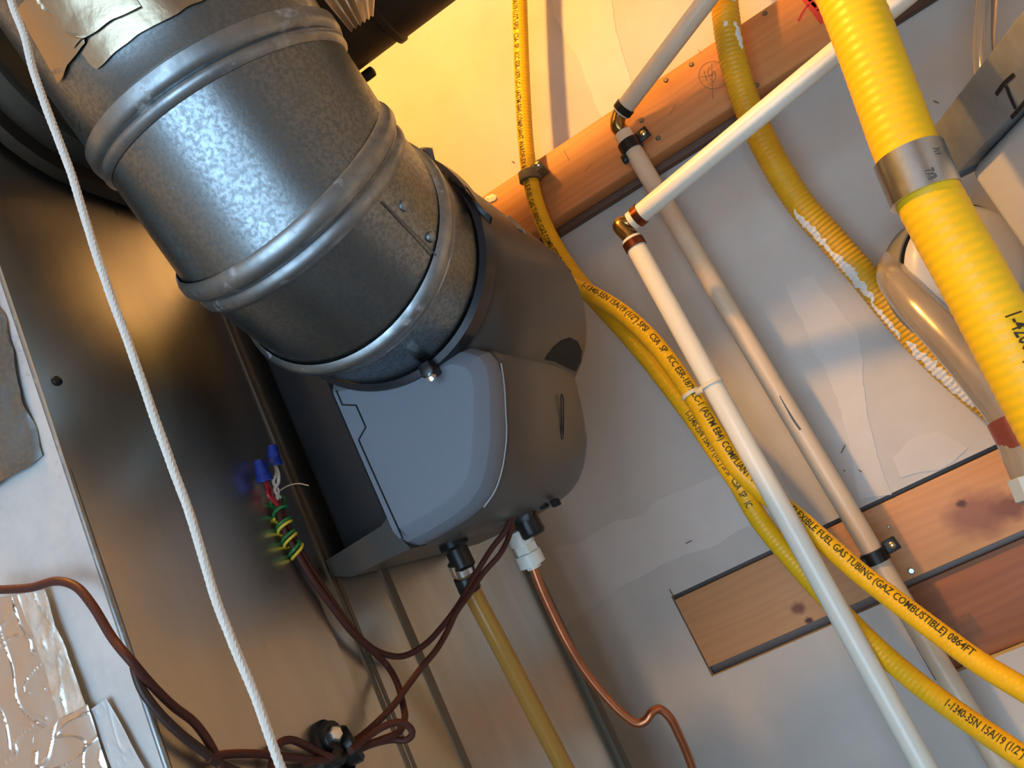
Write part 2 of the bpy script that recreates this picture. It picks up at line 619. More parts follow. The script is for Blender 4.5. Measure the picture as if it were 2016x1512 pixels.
# narrow cracked scrape marks and staple nicks in the drywall
for (a, b) in (((1664, 876), (1656, 892)), ((1549, 830), (1559, 846)), ((1660, 925), (1664, 928)), ((1318, 1160), (1328, 1178)),
               ((1690, 925), (1697, 929)), ((1838, 198), (1848, 203)), ((1350, 1070), (1362, 1064)), ((1008, 318), (1013, 320))):
    p, q = Y(*a, WY - 0.0008), Y(*b, WY - 0.0008)
    g.tube(Path([p, q], smooth=False, step=0.002), 0.0007, 6)
g.build('scrape_mark', 'pencil', wall)['kind'] = 'stuff'

struct(G().box((RX0 - 0.1, RY0 - 0.1, -0.1), (RX1 + 0.1, WY + 0.14, 0.0)).build('floor', 'concrete', smooth=False))
struct(G().box((RX0 - 0.1, RY0 - 0.1, CZ), (RX1 + 0.1, WY + 0.14, CZ + 0.1)).build('ceiling', 'room_paint', smooth=False))
struct(G().box((RX0 - 0.1, RY0, 0.0), (RX0, WY + TH, CZ)).build('wall_left', 'room_paint', smooth=False))
struct(G().box((RX1, RY0, 0.0), (RX1 + 0.1, WY + TH, CZ)).build('wall_right', 'room_paint', smooth=False))
g = G()
for (x0, x1, z0, z1) in ((RX0, -1.35, 0, CZ), (0.45, RX1, 0, CZ), (-1.35, 0.45, 2.05, CZ)):
    g.box((x0, RY0 - 0.1, z0), (x1, RY0, z1))
struct(g.build('wall_front', 'room_paint', smooth=False))
g = G()
for (x0, x1, z0, z1) in ((-1.41, -1.35, 0, 2.11), (0.45, 0.51, 0, 2.11), (-1.35, 0.45, 2.05, 2.11)):
    g.box((x0, RY0 - 0.0, z0), (x1, RY0 + 0.018, z1), 0.003)
struct(g.build('trim_1', 'porcelain'))
# backing behind the opening
struct(G().box((XL - 0.1, WY + 0.0225, ZB2 - 0.1), (XR + 0.1, WY + 0.04, ZT + 0.1)).build('trim_2', 'backing', smooth=False))

# ------------------------------------------------------------------ boards on the wall
TBY = 0.985
tb = thing('ledger_board', 'orange pine ledger board high on the drywall, pencil mark and red crayon', 'board', V(0.25, TBY + 0.02, 0.41))
g = G().box(V(-0.36, TBY, 0.4105), V(0.62, WY - 0.0005 - 0.014, 0.4950), 0.003, 3)
tbb = g.build('board', 'pine', tb)
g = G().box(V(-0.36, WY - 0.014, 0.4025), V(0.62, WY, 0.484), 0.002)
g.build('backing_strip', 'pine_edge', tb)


def nail(px, py, y, parent, m='nail', r=0.0032, h=0.0016):
    p = Y(px, py, y)
    G().lathe(p + Vector((0, 0.001, 0)), (0, -1, 0), [(0, r), (0.001 + h * 0.4, r), (0.001 + h, r * 0.7), (0.001 + h * 1.02, r * 0.2)], 12).build('nail_head', m, parent)


for px, py in ((1311, 158), (1361, 127), (1263, 237), (1296, 272), (1506, 26), (1490, 168)):
    nail(px, py, TBY, tbb)


def ribbon(g, pts, w, nrm, lift=0.0004):
    """flat stroke of pencil / marker / crayon on a surface with normal nrm"""
    P = Path(pts, n=10, step=0.0012)
    nrm = Vector(nrm).normalized()
    L, R = [], []
    for p, t in zip(P.p, P.t):
        b = nrm.cross(t).normalized() * (w / 2)
        L.append(p + b + nrm * lift)
        R.append(p - b + nrm * lift)
    o = len(g.v)
    for a, b in zip(L, R):
        g.v += [a, b]
    for i in range(len(L) - 1):
        k = o + 2 * i
        g.f.append((k, k + 1, k + 3, k + 2))


g = G()
ycoord = TBY
c0 = (1404, 148)
ribbon(g, [Y(c0[0] + 28 * math.cos(a) , c0[1] + 27 * math.sin(a), TBY) for a in [2 * PI * k / 24 for k in range(25)]], 0.0007, (0, -1, 0))
for st in ([(1378, 152), (1392, 150), (1408, 146)], [(1386, 140), (1392, 160)], [(1397, 132), (1393, 144), (1398, 150)],
           [(1399, 150), (1406, 140), (1409, 152), (1404, 160), (1398, 154)], [(1401, 125), (1402, 160), (1404, 195)],
           [(1330, 205), (1318, 228)], [(1375, 98), (1380, 106)], [(1110, 296), (1122, 318)], [(1150, 340), (1165, 322)]):
    ribbon(g, [Y(a, b, TBY) for a, b in st], 0.0008, (0, -1, 0))
g.build('pencil_mark', 'pencil', tbb)['kind'] = 'stuff'
g = G()
ribbon(g, [Y(1578, -12, TBY), Y(1598, 12, TBY), Y(1622, 44, TBY)], 0.0085, (0, -1, 0))
ribbon(g, [Y(1592, 8, TBY), Y(1582, 22, TBY), Y(1572, 42, TBY)], 0.0028, (0, -1, 0))
ribbon(g, [Y(1586, -10, TBY), Y(1612, 20, TBY)], 0.004, (0, -1, 0))
g.build('crayon_mark', 'red_crayon', tbb)
# a scab of plaster on the board by the duct
g = G()
pc = Y(968, 388, TBY)
for k in range(5):
    q = pc + Vector((random.uniform(-.006, .006), -0.0005, random.uniform(-.004, .004)))
    g.lathe(q, (0, -1, 0), [(0, 0.005), (0.0015, 0.004), (0.002, 0.001)], 8)
g.build('plaster_scab', 'plaster', tbb)

LBY = WY + 0.003
lb = thing('blocking_board', 'knotty pale pine board let into the drywall opening beside a black clamp', 'board', V(0.0, LBY + 0.02, -0.172))
g = G().box((XL + 0.0008, LBY, ZB + 0.0105), (XR - 0.01, LBY + 0.019, ZT - 0.0055), 0.0015)
lbb = g.build('board', 'pine_low', lb)
for px, py, mm in ((1752, 1070, 'nail_bright'), (1794, 1124, 'nail_bright'), (1749, 1037, 'nail')):
    nail(px, py, LBY, lbb, mm, 0.0038 if mm != 'nail' else 0.002)
lb2 = thing('backing_board', 'weathered brown board low in the drywall opening, rubber-stamped figures', 'board', V(0.2, LBY + 0.02, -0.27))
g = G().box((XB2 + 0.001, LBY + 0.010, ZB2 + 0.0005), (XR - 0.01, LBY + 0.019, ZB + 0.002), 0.001)
lb2b = g.build('board', 'pine_dark', lb2)


def text_mesh(body, size, font_scale_x=1.0):
    cu = bpy.data.curves.new('txt', 'FONT')
    cu.body = body
    cu.size = size
    cu.resolution_u = 2
    cu.offset = size * 0.010
    cu.align_x = 'LEFT'
    o = bpy.data.objects.new('txt', cu)
    C.objects.link(o)
    dg = bpy.context.evaluated_depsgraph_get()
    dg.update()
    me = o.evaluated_get(dg).to_mesh()
    bm = bmesh.new()
    bm.from_mesh(me)
    for k in range(-2, 9):
        bmesh.ops.bisect_plane(bm, geom=bm.verts[:] + bm.edges[:] + bm.faces[:], plane_co=(0, size * k * 0.1, 0), plane_no=(0, 1, 0))
    bm.verts.index_update()
    v = [(q.co.x * font_scale_x, q.co.y) for q in bm.verts]
    f = [tuple(q.index for q in p.verts) for p in bm.faces]
    bm.free()
    o.evaluated_get(dg).to_mesh_clear()
    bpy.data.objects.remove(o)
    bpy.data.curves.remove(cu)
    return v, f


def text_flat(g, body, size, org, xdir, ydir, sx=1.0, lift=0.0004):
    v, f = text_mesh(body, size, sx)
    xdir, ydir = Vector(xdir).normalized(), Vector(ydir).normalized()
    n = xdir.cross(ydir)
    g.add([Vector(org) + xdir * a + ydir * b + n * lift for a, b in v], f)


def text_on_tube(g, body, size, path, s0, r, face, sx=0.75, lift=0.0004, bold=0.0):
    """lettering printed along a tube, upright side 90 degrees left of the reading direction"""
    v, f = text_mesh(body, size, sx)
    face = Vector(face).normalized()
    out = []
    for a, b in v:
        p, t = path.at(s0 + a)
        n = (face - t * face.dot(t)).normalized()
        u = n.cross(t)
        ang = (b - size * 0.35) / r
        out.append(p + (n * math.cos(ang) + u * math.sin(ang)) * (r + lift))
    g.add(out, f)
    return max(a for a, b in v)


g = G()
ylow = LBY + 0.010
text_flat(g, '42 I', 0.016, Y(1868, 1252, ylow), (1, 0, 0.0), (0, 0, 1), 0.8)
text_flat(g, 'STA', 0.009, Y(1895, 1225, ylow), (1, 0, 0.0), (0, 0, 1), 0.8)
g.build('stamped_figures', 'pencil', lb2b)['kind'] = 'stuff'


# ------------------------------------------------------------------ furnace plenum
PX, PY0, PY1 = -0.3105, 0.300, 0.806
pl = thing('furnace_plenum', 'tall galvanized sheet-metal furnace plenum with foil-taped front edge', 'plenum', (-0.62, 0.55, 0.0))
# shell: front, far and left faces
g = G()
g.box((-0.93, PY0 + 0.001, 0.0), (PX - 0.002, PY1, CZ - 0.02))
g.build('shell', 'sheet_front', pl, smooth=False)
# side sheets that lap over each other
SEAM = 0.452


def sheet(y0, y1, x, name, m='sheet', bow=0.0008, z0=0.02, z1=CZ - 0.05, lap=0.0):
    g = G()
    nz, ny = 60, 16

    def fn(u, v):
        y = y0 + (y1 - y0) * u
        z = z0 + (z1 - z0) * v
        return Vector((x + bow * noise.noise(Vector((y * 9, z * 5, 3.1))) * 1.2, y + lap * noise.noise(Vector((z * 4, 1.7, 0))), z))
    g.grid(fn, ny, nz)
    # returned edges so that the sheet has thickness
    for u in (0, 1):
        g.grid(lambda a, b: fn(u, b) + Vector((-0.0016 * a, 0, 0)), 1, nz)
    return g.build(name, m, pl, angle=60)


sheet(PY0, SEAM, PX + 0.0012, 'side_sheet', bow=0.0014)
sheet(SEAM - 0.006, PY1, PX - 0.0005, 'side_sheet', bow=0.0012, lap=0.001)
# standing ribs / cleats on the rear sheet
for y0, w, h in ((0.474, 0.004, 0.0004), (0.481, 0.003, 0.0003), (0.537, 0.010, 0.0004)):
    G().box((PX - 0.001, y0, 0.9), (PX + h, y0 + w, CZ - 0.06), 0.0001, 1).build('seam_rib', 'seam', pl)
G().box((PX - 0.003, PY1 - 0.001, 0.3), (PX + 0.006, PY1 + 0.018, CZ - 0.06), 0.002).build('drive_cleat', 'cleat', pl)
# bent front corner bead
g = G()
g.tube(Path([(PX - 0.0005, PY0 + 0.0015, 0.3), (PX - 0.0005, PY0 + 0.0015, CZ - 0.1)], smooth=False, step=0.2), 0.0018, 10)
g.build('corner_fold', 'galv_bead', pl)
G().lathe(X(112, 750, PX + 0.002), (1, 0, 0), [(0, 0.0028), (0.001, 0.0026), (0.0016, 0.0008)], 10).build('screw_head', 'black', pl)


def foil_quad(name, m, corners, nu=26, nv=26, amp=0.0005, freq=45, lift=0.0012, rag=0.0012, parent=None, nrm=(0, -1, 0), seed=0.0):
    """wrinkled strip of foil tape between four corner points"""
    a, b, c, d = [Vector(q) for q in corners]
    nrm = Vector(nrm)
    g = G()

    def fn(u, v):
        p = a.lerp(b, u).lerp(d.lerp(c, u), v)
        e = min(u, 1 - u, v, 1 - v)
        rr = noise.noise_vector(p * 60 + Vector((seed, 0, 0))) * rag * (1 if e < 0.001 else 0.3)
        w = noise.ridged_multi_fractal(p * freq * 0.4 + Vector((seed, 3, 9)), 0.9, 2.1, 3, 1.0, 2.0) if False else abs(noise.noise(p * freq + Vector((seed, 3, 9))))
        crease = max(0, 0.035 - abs(noise.noise(Vector((p.x * 55 + seed, p.y * 55, p.z * 30 + 5))))) * 45 + max(0, 0.03 - abs(noise.noise(Vector((p.x * 25 - seed, p.y * 25, p.z * 90 + 5))))) * 45
        k = min(1.0, e * 14)
        return p + rr + nrm * (lift + amp * (w + crease) * (0.25 + 0.75 * k))
    g.grid(fn, nu, nv)
    return g.build(name, m, parent, angle=50)


FY = PY0 - 0.0008


def fq(*pix):
    return [Y(px, py, FY) for px, py in pix]


foil_quad('foil_tape', 'foil', fq((-60, 1190), (45, 1170), (160, 1512), (-40, 1560)), parent=pl, seed=1.0, amp=0.0005, nu=90, nv=90)
foil_quad('foil_tape', 'foil_lines', fq((43, 1170), (92, 1160), (178, 1390), (120, 1412)), parent=pl, seed=4.0, lift=0.0018, amp=0.0007, freq=60)
foil_quad('foil_tape', 'foil', fq((75, 1440), (180, 1385), (235, 1560), (60, 1580)), parent=pl, seed=7.0, lift=0.0026, amp=0.0005, nu=80, nv=80)
foil_quad('tin_patch', 'sheet_front', fq((182, 1395), (215, 1375), (300, 1530), (235, 1540)), parent=pl, seed=11.0, lift=0.001, amp=0.0003, freq=30)
foil_quad('tin_patch', 'galv', fq((-40, 500), (10, 640), (80, 900), (-60, 1000)), parent=pl, seed=12.0, lift=0.0004, amp=0.0002, freq=20, rag=0.003)
# ------------------------------------------------------------------ brown boot on the plenum and round dark duct overhead
bt = thing('duct_boot', 'dark brown oval duct boot on the plenum behind the white string', 'duct', V(PX + 0.02, 0.40, 0.345))
yb0, yb1, zb0, zb1 = 0.296, 0.512, 0.345, 0.66


def rrect(y0, y1, z0, z1, r, x, n=9):
    out = []
    for cy, cz, a0 in ((y1 - r, z0 + r, -PI / 2), (y1 - r, z1 - r, 0), (y0 + r, z1 - r, PI / 2), (y0 + r, z0 + r, PI)):
        for k in range(n):
            a = a0 + (PI / 2) * k / (n - 1)
            out.append(V(x, cy + r * math.cos(a), cz + r * math.sin(a)))
    return out


g = G()
g.loft([rrect(yb0, yb1, zb0, zb1, 0.075, PX + 0.004), rrect(yb0, yb1, zb0, zb1, 0.075, PX + 0.012)])
g.build('rim', 'dark_duct', bt)
g = G()
g.loft([rrect(yb0 + 0.012, yb1 - 0.012, zb0 + 0.012, zb1 - 0.012, 0.066, PX + 0.012),
        rrect(yb0 + 0.012, yb1 - 0.012, zb0 + 0.012, zb1 - 0.012, 0.066, PX + 0.028),
        rrect(yb0 + 0.016, yb1 - 0.016, zb0 + 0.016, zb1 - 0.016, 0.062, PX + 0.031)])
g.build('body', 'dark_duct', bt)

RDY, RDZ, RDR = 0.697, 0.616, 0.0605
rd = thing('round_duct', 'dark brown round duct running overhead from the plenum', 'duct', V(0.1, RDY, RDZ - RDR))
prof = [(0, RDR - 0.002), (0.15, RDR - 0.002), (0.152, RDR + 0.0025), (0.158, RDR + 0.0025), (0.160, RDR), (0.255, RDR), (0.258, RDR + 0.003), (0.268, RDR + 0.003),
        (0.271, RDR), (0.75, RDR), (0.752, RDR - 0.003)]
G().lathe(V(PX + 0.0, RDY, RDZ), (1, 0, 0), prof, 56).build('pipe', 'dark_duct', rd)
G().prism([V(x_, 0.54, z_) for x_, z_ in ((PX + 0.003, 0.78), (-0.285, 0.775), (-0.252, 0.715), (-0.180, 0.600), (-0.178, 0.575), (PX + 0.003, 0.575))],
          (0, 0.12, 0)).build('added_shadow_block', 'dark_duct', rd, smooth=False)  # added out of view, sloped to cast the slanting shadow on the wall
# screw and hanging tab
p = Y(731, 50, 0.65)
v = Vector((0, p.y - RDY, p.z - RDZ - CAMZ)).normalized()
sp = Vector((p.x, RDY + v.y * RDR, RDZ + CAMZ + v.z * RDR))
G().lathe(sp - v * 0.001, v, [(0, 0.0035), (0.0025, 0.0035), (0.004, 0.002), (0.0042, 0.0005)], 10).build('screw', 'screw', rd)
tp = Y(722, 140, 0.66)
G().obox(V(Y(718, 140, 0.73).x, RDY + 0.040, RDZ - RDR + 0.007), (1, 0, 0), (0, 1, 0), (0, 0, 1), 0.016, 0.010, 0.010, 0.003).build('tab', 'dark_duct', rd)

# ------------------------------------------------------------------ galvanised elbow and the pipe above it
EX = -0.1905


def ringpts(c, n, r, seg=72):
    n = Vector(n).normalized()
    e1 = Vector((1, 0, 0))
    e1 = (e1 - n * e1.dot(n)).normalized()
    e2 = n.cross(e1)
    c = Vector(c)
    return [c + (e1 * math.cos(a) + e2 * math.sin(a)) * r for a in (2 * PI * k / seg for k in range(seg))]


RC = {'r1': (V(EX, 0.3725, 0.3240), Vector((0, 0.401, -0.916))),
      'r2': (V(EX, 0.3960, 0.2682), Vector((0, 0.760, -0.650))),
      'r3': (V(EX, 0.4362, 0.2413), Vector((0, 0.972, -0.235))),
      'bb': (V(-0.1860, 0.4665, 0.2330), Vector((0, 1.0, 0.0)))}
ER = 0.0765
el = thing('adjustable_elbow', 'galvanized round adjustable elbow of mottled gores joined to the humidifier', 'duct', V(EX, 0.41, 0.16))


def gore(a, b, ra, rb, name='gore', m='galv', ends=(0, 0)):
    (ca, na), (cb, nb) = RC[a], RC[b]
    A, B = ringpts(ca, na, ra), ringpts(cb, nb, rb)
    rings = []
    N = 14
    for i in range(N + 1):
        t = i / N
        rings.append([p.lerp(q, t) for p, q in zip(A, B)])
    return G().loft(rings, True, False).build(name, m, el, angle=60)


gore('r1', 'r2', ER, ER + 0.001)
gore('r2', 'r3', ER + 0.0005, ER)
gore('r3', 'bb', ER, ER - 0.0005)


def bead(key, prof, name, m, parent):
    """prof: (offset along the ring normal, radius)"""
    c, n = RC[key]
    rings = [ringpts(c + n.normalized() * d, n, r) for d, r in prof]
    return G().loft(rings, True, False).build(name, m, parent, angle=50)


bead('r2', [(-0.0085, ER + 0.0005), (-0.0075, ER + 0.002), (-0.004, ER + 0.0040), (0.000, ER + 0.0046), (0.003, ER + 0.0035), (0.0055, ER + 0.001), (0.006, ER - 0.0005),
            (0.008, ER + 0.0012), (0.0105, ER + 0.0022), (0.0135, ER + 0.0016), (0.0155, ER)], 'bead', 'galv_bead', el)
bead('r3', [(-0.0065, ER), (-0.005, ER + 0.0026), (-0.002, ER + 0.0044), (0.002, ER + 0.0044), (0.005, ER + 0.0026), (0.0065, ER + 0.0004), (0.0085, ER + 0.0014), (0.0100, ER - 0.0002)],
     'bead', 'galv_bead', el)
bead('r1', [(-0.0105, ER + 0.001), (-0.009, ER + 0.0042), (-0.0035, ER + 0.0046), (0.0, ER + 0.0036), (0.0012, ER + 0.001), (0.003, ER + 0.0028), (0.0060, ER + 0.0028), (0.0085, ER + 0.0002)],
     'crimped_collar', 'galv_bead', el)
# rivets and the lap line on the second gore


def on_gore(px, py, a, b, r=ER, lift=0.0):
    """point on the gore surface met by the sight line through this pixel"""
    (ca, na), (cb, nb) = RC[a], RC[b]
    o = Vector((0, 0, CAMZ))
    d = ray(px, py).normalized()
    ax = (cb - ca).normalized()
    w = o - ca
    dp = d - ax * d.dot(ax)
    wp = w - ax * w.dot(ax)
    A, Bq, Cq = dp.dot(dp), 2 * dp.dot(wp), wp.dot(wp) - (r + lift) ** 2
    disc = max(Bq * Bq - 4 * A * Cq, 0)
    t = (-Bq - math.sqrt(disc)) / (2 * A)
    p = o + d * t
    cc = ca + ax * (p - ca).dot(ax)
    return p, (p - cc).normalized()


for px, py in ((796, 405), (850, 466)):
    p, n = on_gore(px, py, 'r2', 'r3')
    G().lathe(p - n * 0.001, n, [(0, 0.0034), (0.0016, 0.003), (0.0026, 0.0012), (0.0027, 0.0003)], 12).build('rivet', 'galv_bead', el)
g = G()
pts = [on_gore(px, py, 'r2', 'r3') for px, py in ((752, 397), (785, 430), (820, 465), (862, 508))]
ribbon(g, [p for p, n in pts], 0.0011, pts[1][1], 0.0006)
g.build('lap_line', 'flange_dark', el)

# pipe above the elbow, with tape
up_d = -RC['r1'][1].normalized()
dp = thing('duct_pipe', 'straight galvanized duct pipe above the elbow, wrapped in wrinkled foil tape', 'duct', RC['r1'][0] + up_d * 0.01 - Vector((0, 0, 0.03)))
c1, n1 = RC['r1']
rings = [ringpts(c1 + up_d * d, n1, r) for d, r in ((0.006, ER + 0.0006), (0.0105, ER + 0.0016), (0.012, ER + 0.0006), (0.03, ER + 0.001), (0.09, ER + 0.001), (0.31, ER + 0.001))]
G().loft(rings, True, False).build('pipe', 'galv', dp, angle=60)
RC['up'] = (c1 + up_d * 0.2, n1)


def on_pipe(px, py, lift=0.0):
    return on_gore(px, py, 'up', 'r1', ER + 0.001, lift)


def foil_on_pipe(corners, seed, amp=0.0016, lift=0.0010, m='duct_foil', nu=30, nv=30, rag=0.0012, freq=110):
    e1 = Vector((1, 0, 0))
    e2 = n1.normalized().cross(e1)
    cs = []
    for px, py in corners:
        p, n = on_pipe(px, py)
        cs.append(((p - c1).dot(up_d), math.atan2(n.dot(e2), n.dot(e1))))
    ref = cs[0][1]
    cs = [(s, ref + ((a - ref + PI) % (2 * PI) - PI)) for s, a in cs]
    g = G()

    def fn(u, v):
        s = (cs[0][0] * (1 - u) + cs[1][0] * u) * (1 - v) + (cs[3][0] * (1 - u) + cs[2][0] * u) * v
        a = (cs[0][1] * (1 - u) + cs[1][1] * u) * (1 - v) + (cs[3][1] * (1 - u) + cs[2][1] * u) * v
        q = Vector((s * 60, a * 5, seed))
        e = min(u, 1 - u, v, 1 - v)
        s += noise.noise(q * 1.7) * rag
        a += noise.noise(q * 2.1 + Vector((3, 1, 0))) * rag / ER
        w = abs(noise.noise(Vector((s * freq, a * freq * ER, seed + 2))))
        cr = max(0, 0.04 - abs(noise.noise(Vector((s * 30 + seed, a * 2.2, 7))))) * 40
        r = ER + 0.001 + lift + amp * (w + cr) * (0.2 + 0.8 * min(1, e * 12))
        n = e1 * math.cos(a) + e2 * math.sin(a)
        return c1 + up_d * s + n * r
    g.grid(fn, nu, nv)
    return g.build('foil_tape', m, dp, angle=45)


foil_on_pipe([(162, 104), (192, 137), (410, -2), (330, -90)], 1.3, amp=0.0002, freq=30)
foil_on_pipe([(40, 20), (120, 165), (175, 85), (120, -60)], 5.1, amp=0.0005, lift=0.0016, freq=40, nu=50, nv=50)
foil_on_pipe([(70, -40), (150, 95), (280, 15), (230, -90)], 9.4, amp=0.0005, lift=0.0026, freq=40, nu=50, nv=50)
foil_on_pipe([(410, -2), (430, -30), (640, -10), (590, -60)], 2.2, amp=0.001)
# fluted foil where the pipe runs into the round duct
g = G()
A0, B0 = Y(628, -12, 0.44), Y(690, 62, 0.455)
A1, B1 = Y(740, -25, 0.50), Y(735, 30, 0.50)


def flute(u, v):
    a = A0.lerp(B0, u).lerp(A1.lerp(B1, u), v)
    return a + Vector((0, -0.0016 * math.sin(v * 34) * (1 - 0.5 * u), -0.0016 * math.sin(v * 34)))


g.grid(flute, 16, 90)
g.build('fluted_tape', 'duct_foil', dp)

# ------------------------------------------------------------------ humidifier
hm = thing('humidifier', 'grey plastic bypass humidifier mounted on the plenum below the round elbow', 'humidifier', V(-0.24, 0.57, 0.05))
HC = V(-0.186, 0.4665, 0.2330)
# gasket band and clip at the mouth
RC['g'] = (HC, Vector((0, 1, 0)))
bead('g', [(-0.006, 0.0765), (-0.004, 0.0805), (0.004, 0.0812), (0.009, 0.0815), (0.011, 0.079)], 'gasket_band', 'gasket', hm)
# round housing
def hring(dy, r, rz, seg=72):
    out = []
    for k in range(seg):
        a_ = 2 * PI * k / seg
        zz = math.sin(a_)
        out.append(HC + Vector((r * math.cos(a_), dy, (r if zz > 0 else rz) * zz)))
    return out


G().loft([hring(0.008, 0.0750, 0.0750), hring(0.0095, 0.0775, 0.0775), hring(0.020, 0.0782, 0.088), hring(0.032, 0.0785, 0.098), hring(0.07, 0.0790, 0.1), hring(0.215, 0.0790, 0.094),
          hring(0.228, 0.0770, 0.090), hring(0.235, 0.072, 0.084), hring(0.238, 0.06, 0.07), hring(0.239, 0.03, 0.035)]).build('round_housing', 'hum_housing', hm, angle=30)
hsg = bpy.data.objects['round_housing']
# back casing on the plenum
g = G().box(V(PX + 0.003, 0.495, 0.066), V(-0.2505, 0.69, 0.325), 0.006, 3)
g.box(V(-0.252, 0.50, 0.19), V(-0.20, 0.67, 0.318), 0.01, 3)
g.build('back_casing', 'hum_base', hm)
g = G()
poly = [Y(a_, b_, 0.4695) for a_, b_ in ((641, 1104), (652, 1134), (690, 1136), (808, 1080), (790, 1060), (764, 1003), (762, 1020), (750, 1036))]
g.prism(poly, (0, 0.21, 0))
g.build('bottom_flange', 'hum_housing', hm, angle=30)
# pod profile in X-Z (right side curves in towards the bottom)
PROF = [(-0.2500, 0.0615), (-0.2300, 0.0610), (-0.2080, 0.0620), (-0.1960, 0.0645), (-0.1850, 0.0700), (-0.1760, 0.0780), (-0.1680, 0.0880), (-0.1610, 0.0990),
        (-0.1550, 0.1120), (-0.1500, 0.1230), (-0.1462, 0.1330), (-0.1440, 0.1400), (-0.1438, 0.1455), (-0.1460, 0.1505), (-0.1530, 0.1550), (-0.1750, 0.1600), (-0.2500, 0.1700)]


def inset(prof, d, keep_left=True):
    out = []
    n = len(prof)
    for i, (x, z) in enumerate(prof):
        a = Vector(prof[max(i - 1, 0)])
        b = Vector(prof[min(i + 1, n - 1)])
        t = (b - a).normalized()
        nr = Vector((-t.y, t.x))
        q = Vector((x, z)) + nr * d
        if keep_left and (i == 0 or i == n - 1):
            q.x = x
        out.append((q.x, q.y))
    return out


def pring(prof, y):
    lift = max(0, y - 0.487) / 0.2 * 0.020
    return [V(x, y, z + lift * min(1, max(0, (z - 0.105) / 0.035))) for x, z in prof]


SIDE = PROF[:10] + [(-0.1462, 0.1330), (-0.1446, 0.1420), (-0.1462, 0.1490), (-0.1540, 0.1570), (-0.1750, 0.1660), (-0.2500, 0.1890)]


def shrink(prof, d):
    out = []
    for i, (x, z) in enumerate(prof):
        p = Vector((x, z))
        c_ = Vector((-0.212, 0.118)) if z > 0.09 else Vector((max(min(x - 0.012, -0.20), -0.25), 0.115))
        q = p + (c_ - p).normalized() * d
        if x < -0.2495:
            q = Vector((x, z + (d if z < 0.1 else -d)))
        out.append((q.x, q.y))
    return out


g = G()
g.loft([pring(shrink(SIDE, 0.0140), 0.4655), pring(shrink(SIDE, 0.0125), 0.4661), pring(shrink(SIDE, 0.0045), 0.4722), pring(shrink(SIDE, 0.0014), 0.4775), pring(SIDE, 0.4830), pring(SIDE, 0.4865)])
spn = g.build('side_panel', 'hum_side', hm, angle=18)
g = G()
g.loft([pring(inset(PROF, 0.0035), 0.4860), pring(inset(PROF, 0.0035), 0.4900)])
g.build('seam_gap', 'black_matte', hm)
g = G()
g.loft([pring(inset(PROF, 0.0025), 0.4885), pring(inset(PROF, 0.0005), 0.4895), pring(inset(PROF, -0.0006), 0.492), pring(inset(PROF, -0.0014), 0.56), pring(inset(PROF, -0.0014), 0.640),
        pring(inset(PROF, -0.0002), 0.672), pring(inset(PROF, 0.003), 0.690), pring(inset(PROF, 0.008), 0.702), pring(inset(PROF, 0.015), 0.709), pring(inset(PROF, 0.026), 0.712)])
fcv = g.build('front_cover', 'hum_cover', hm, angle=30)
# bright seam bead along the cover
seamp = Path([V(x, 0.4872, z) for x, z in inset(PROF, -0.0004)[3:12]], n=8, step=0.002)
G().tube(seamp, 0.0006, 8).build('seam_bead', 'bead_grey', fcv)
# latch outline on the side panel
SPY = 0.4655
g = G()
ribbon_pts = [[(662, 769), (674, 797)], [(674, 797), (701, 798)], [(701, 798), (720, 841)], [(720, 841), (706, 866)], [(706, 866), (750, 965), (793, 1060)]]
for seg_ in ribbon_pts:
    P0 = [Y(a, b, SPY - 0.0003) for a, b in seg_]
    g.tube(Path(P0, smooth=False, step=0.01), 0.0005, 6)
g.build('latch_groove', 'black_matte', spn)
g = G()
P0 = [V(-0.2512, 0.4685, 0.186), V(-0.2512, 0.4685, 0.088)]
g.tube(Path(P0, smooth=False, step=0.02), 0.0013, 8)
g.build('panel_gap', 'black_matte', hm)
# slot outline on the cover
g = G()
slot = [X(1126, 802, -0.1525), X(1131, 803, -0.1525), X(1133, 840, -0.1570), X(1132, 876, -0.1625), X(1128, 880, -0.1632), X(1126, 840, -0.1570), X(1125, 806, -0.1530)]
sl = []
for y_, z0_, z1_ in ((0.612, 0.098, 0.130), (0.6165, 0.098, 0.130)):
    pass


def on_cover(y, z, off=-0.0009):
    pr = inset(PROF, off)
    for (x0, z0), (x1, z1) in zip(pr[2:12], pr[3:13]):
        if z0 <= z <= z1:
            return V(x0 + (x1 - x0) * (z - z0) / (z1 - z0) + 0.0002, y, z)
    return V(pr[11][0], y, z)


loop = [(0.606, 0.127), (0.6085, 0.1285), (0.611, 0.127), (0.6085, 0.112), (0.605, 0.098), (0.6025, 0.0965), (0.6005, 0.098), (0.6035, 0.112), (0.606, 0.127)]
g.tube(Path([on_cover(y, z, -0.0012) for y, z in loop], n=6, step=0.0015), 0.00045, 6)
g.build('slot_outline', 'black_matte', fcv)
# finger notch between the cover and the housing
RC['h2'] = (HC + Vector((0, 0.2, 0)), Vector((0, 1, 0)))
g = G()
NP = [(1072, 708), (1088, 684), (1104, 670), (1122, 664), (1138, 672), (1146, 692), (1144, 712), (1134, 732), (1112, 722), (1092, 712)]


def on_housing(px, py, lift=0.0006):
    d_ = ray(px, py).normalized()
    o_ = Vector((0, 0, CAMZ))
    t_ = 0.45
    while t_ < 1.3:
        p = o_ + d_ * t_
        rel = p - HC
        if 0.01 < rel.y < 0.232:
            rz = 0.1 - 0.006 * max(0, rel.y - 0.07) / 0.145
            if (rel.x / 0.079) ** 2 + (rel.z / (0.079 if rel.z > 0 else rz)) ** 2 < 1:
                return p - d_ * lift
        t_ += 0.0004
    return None


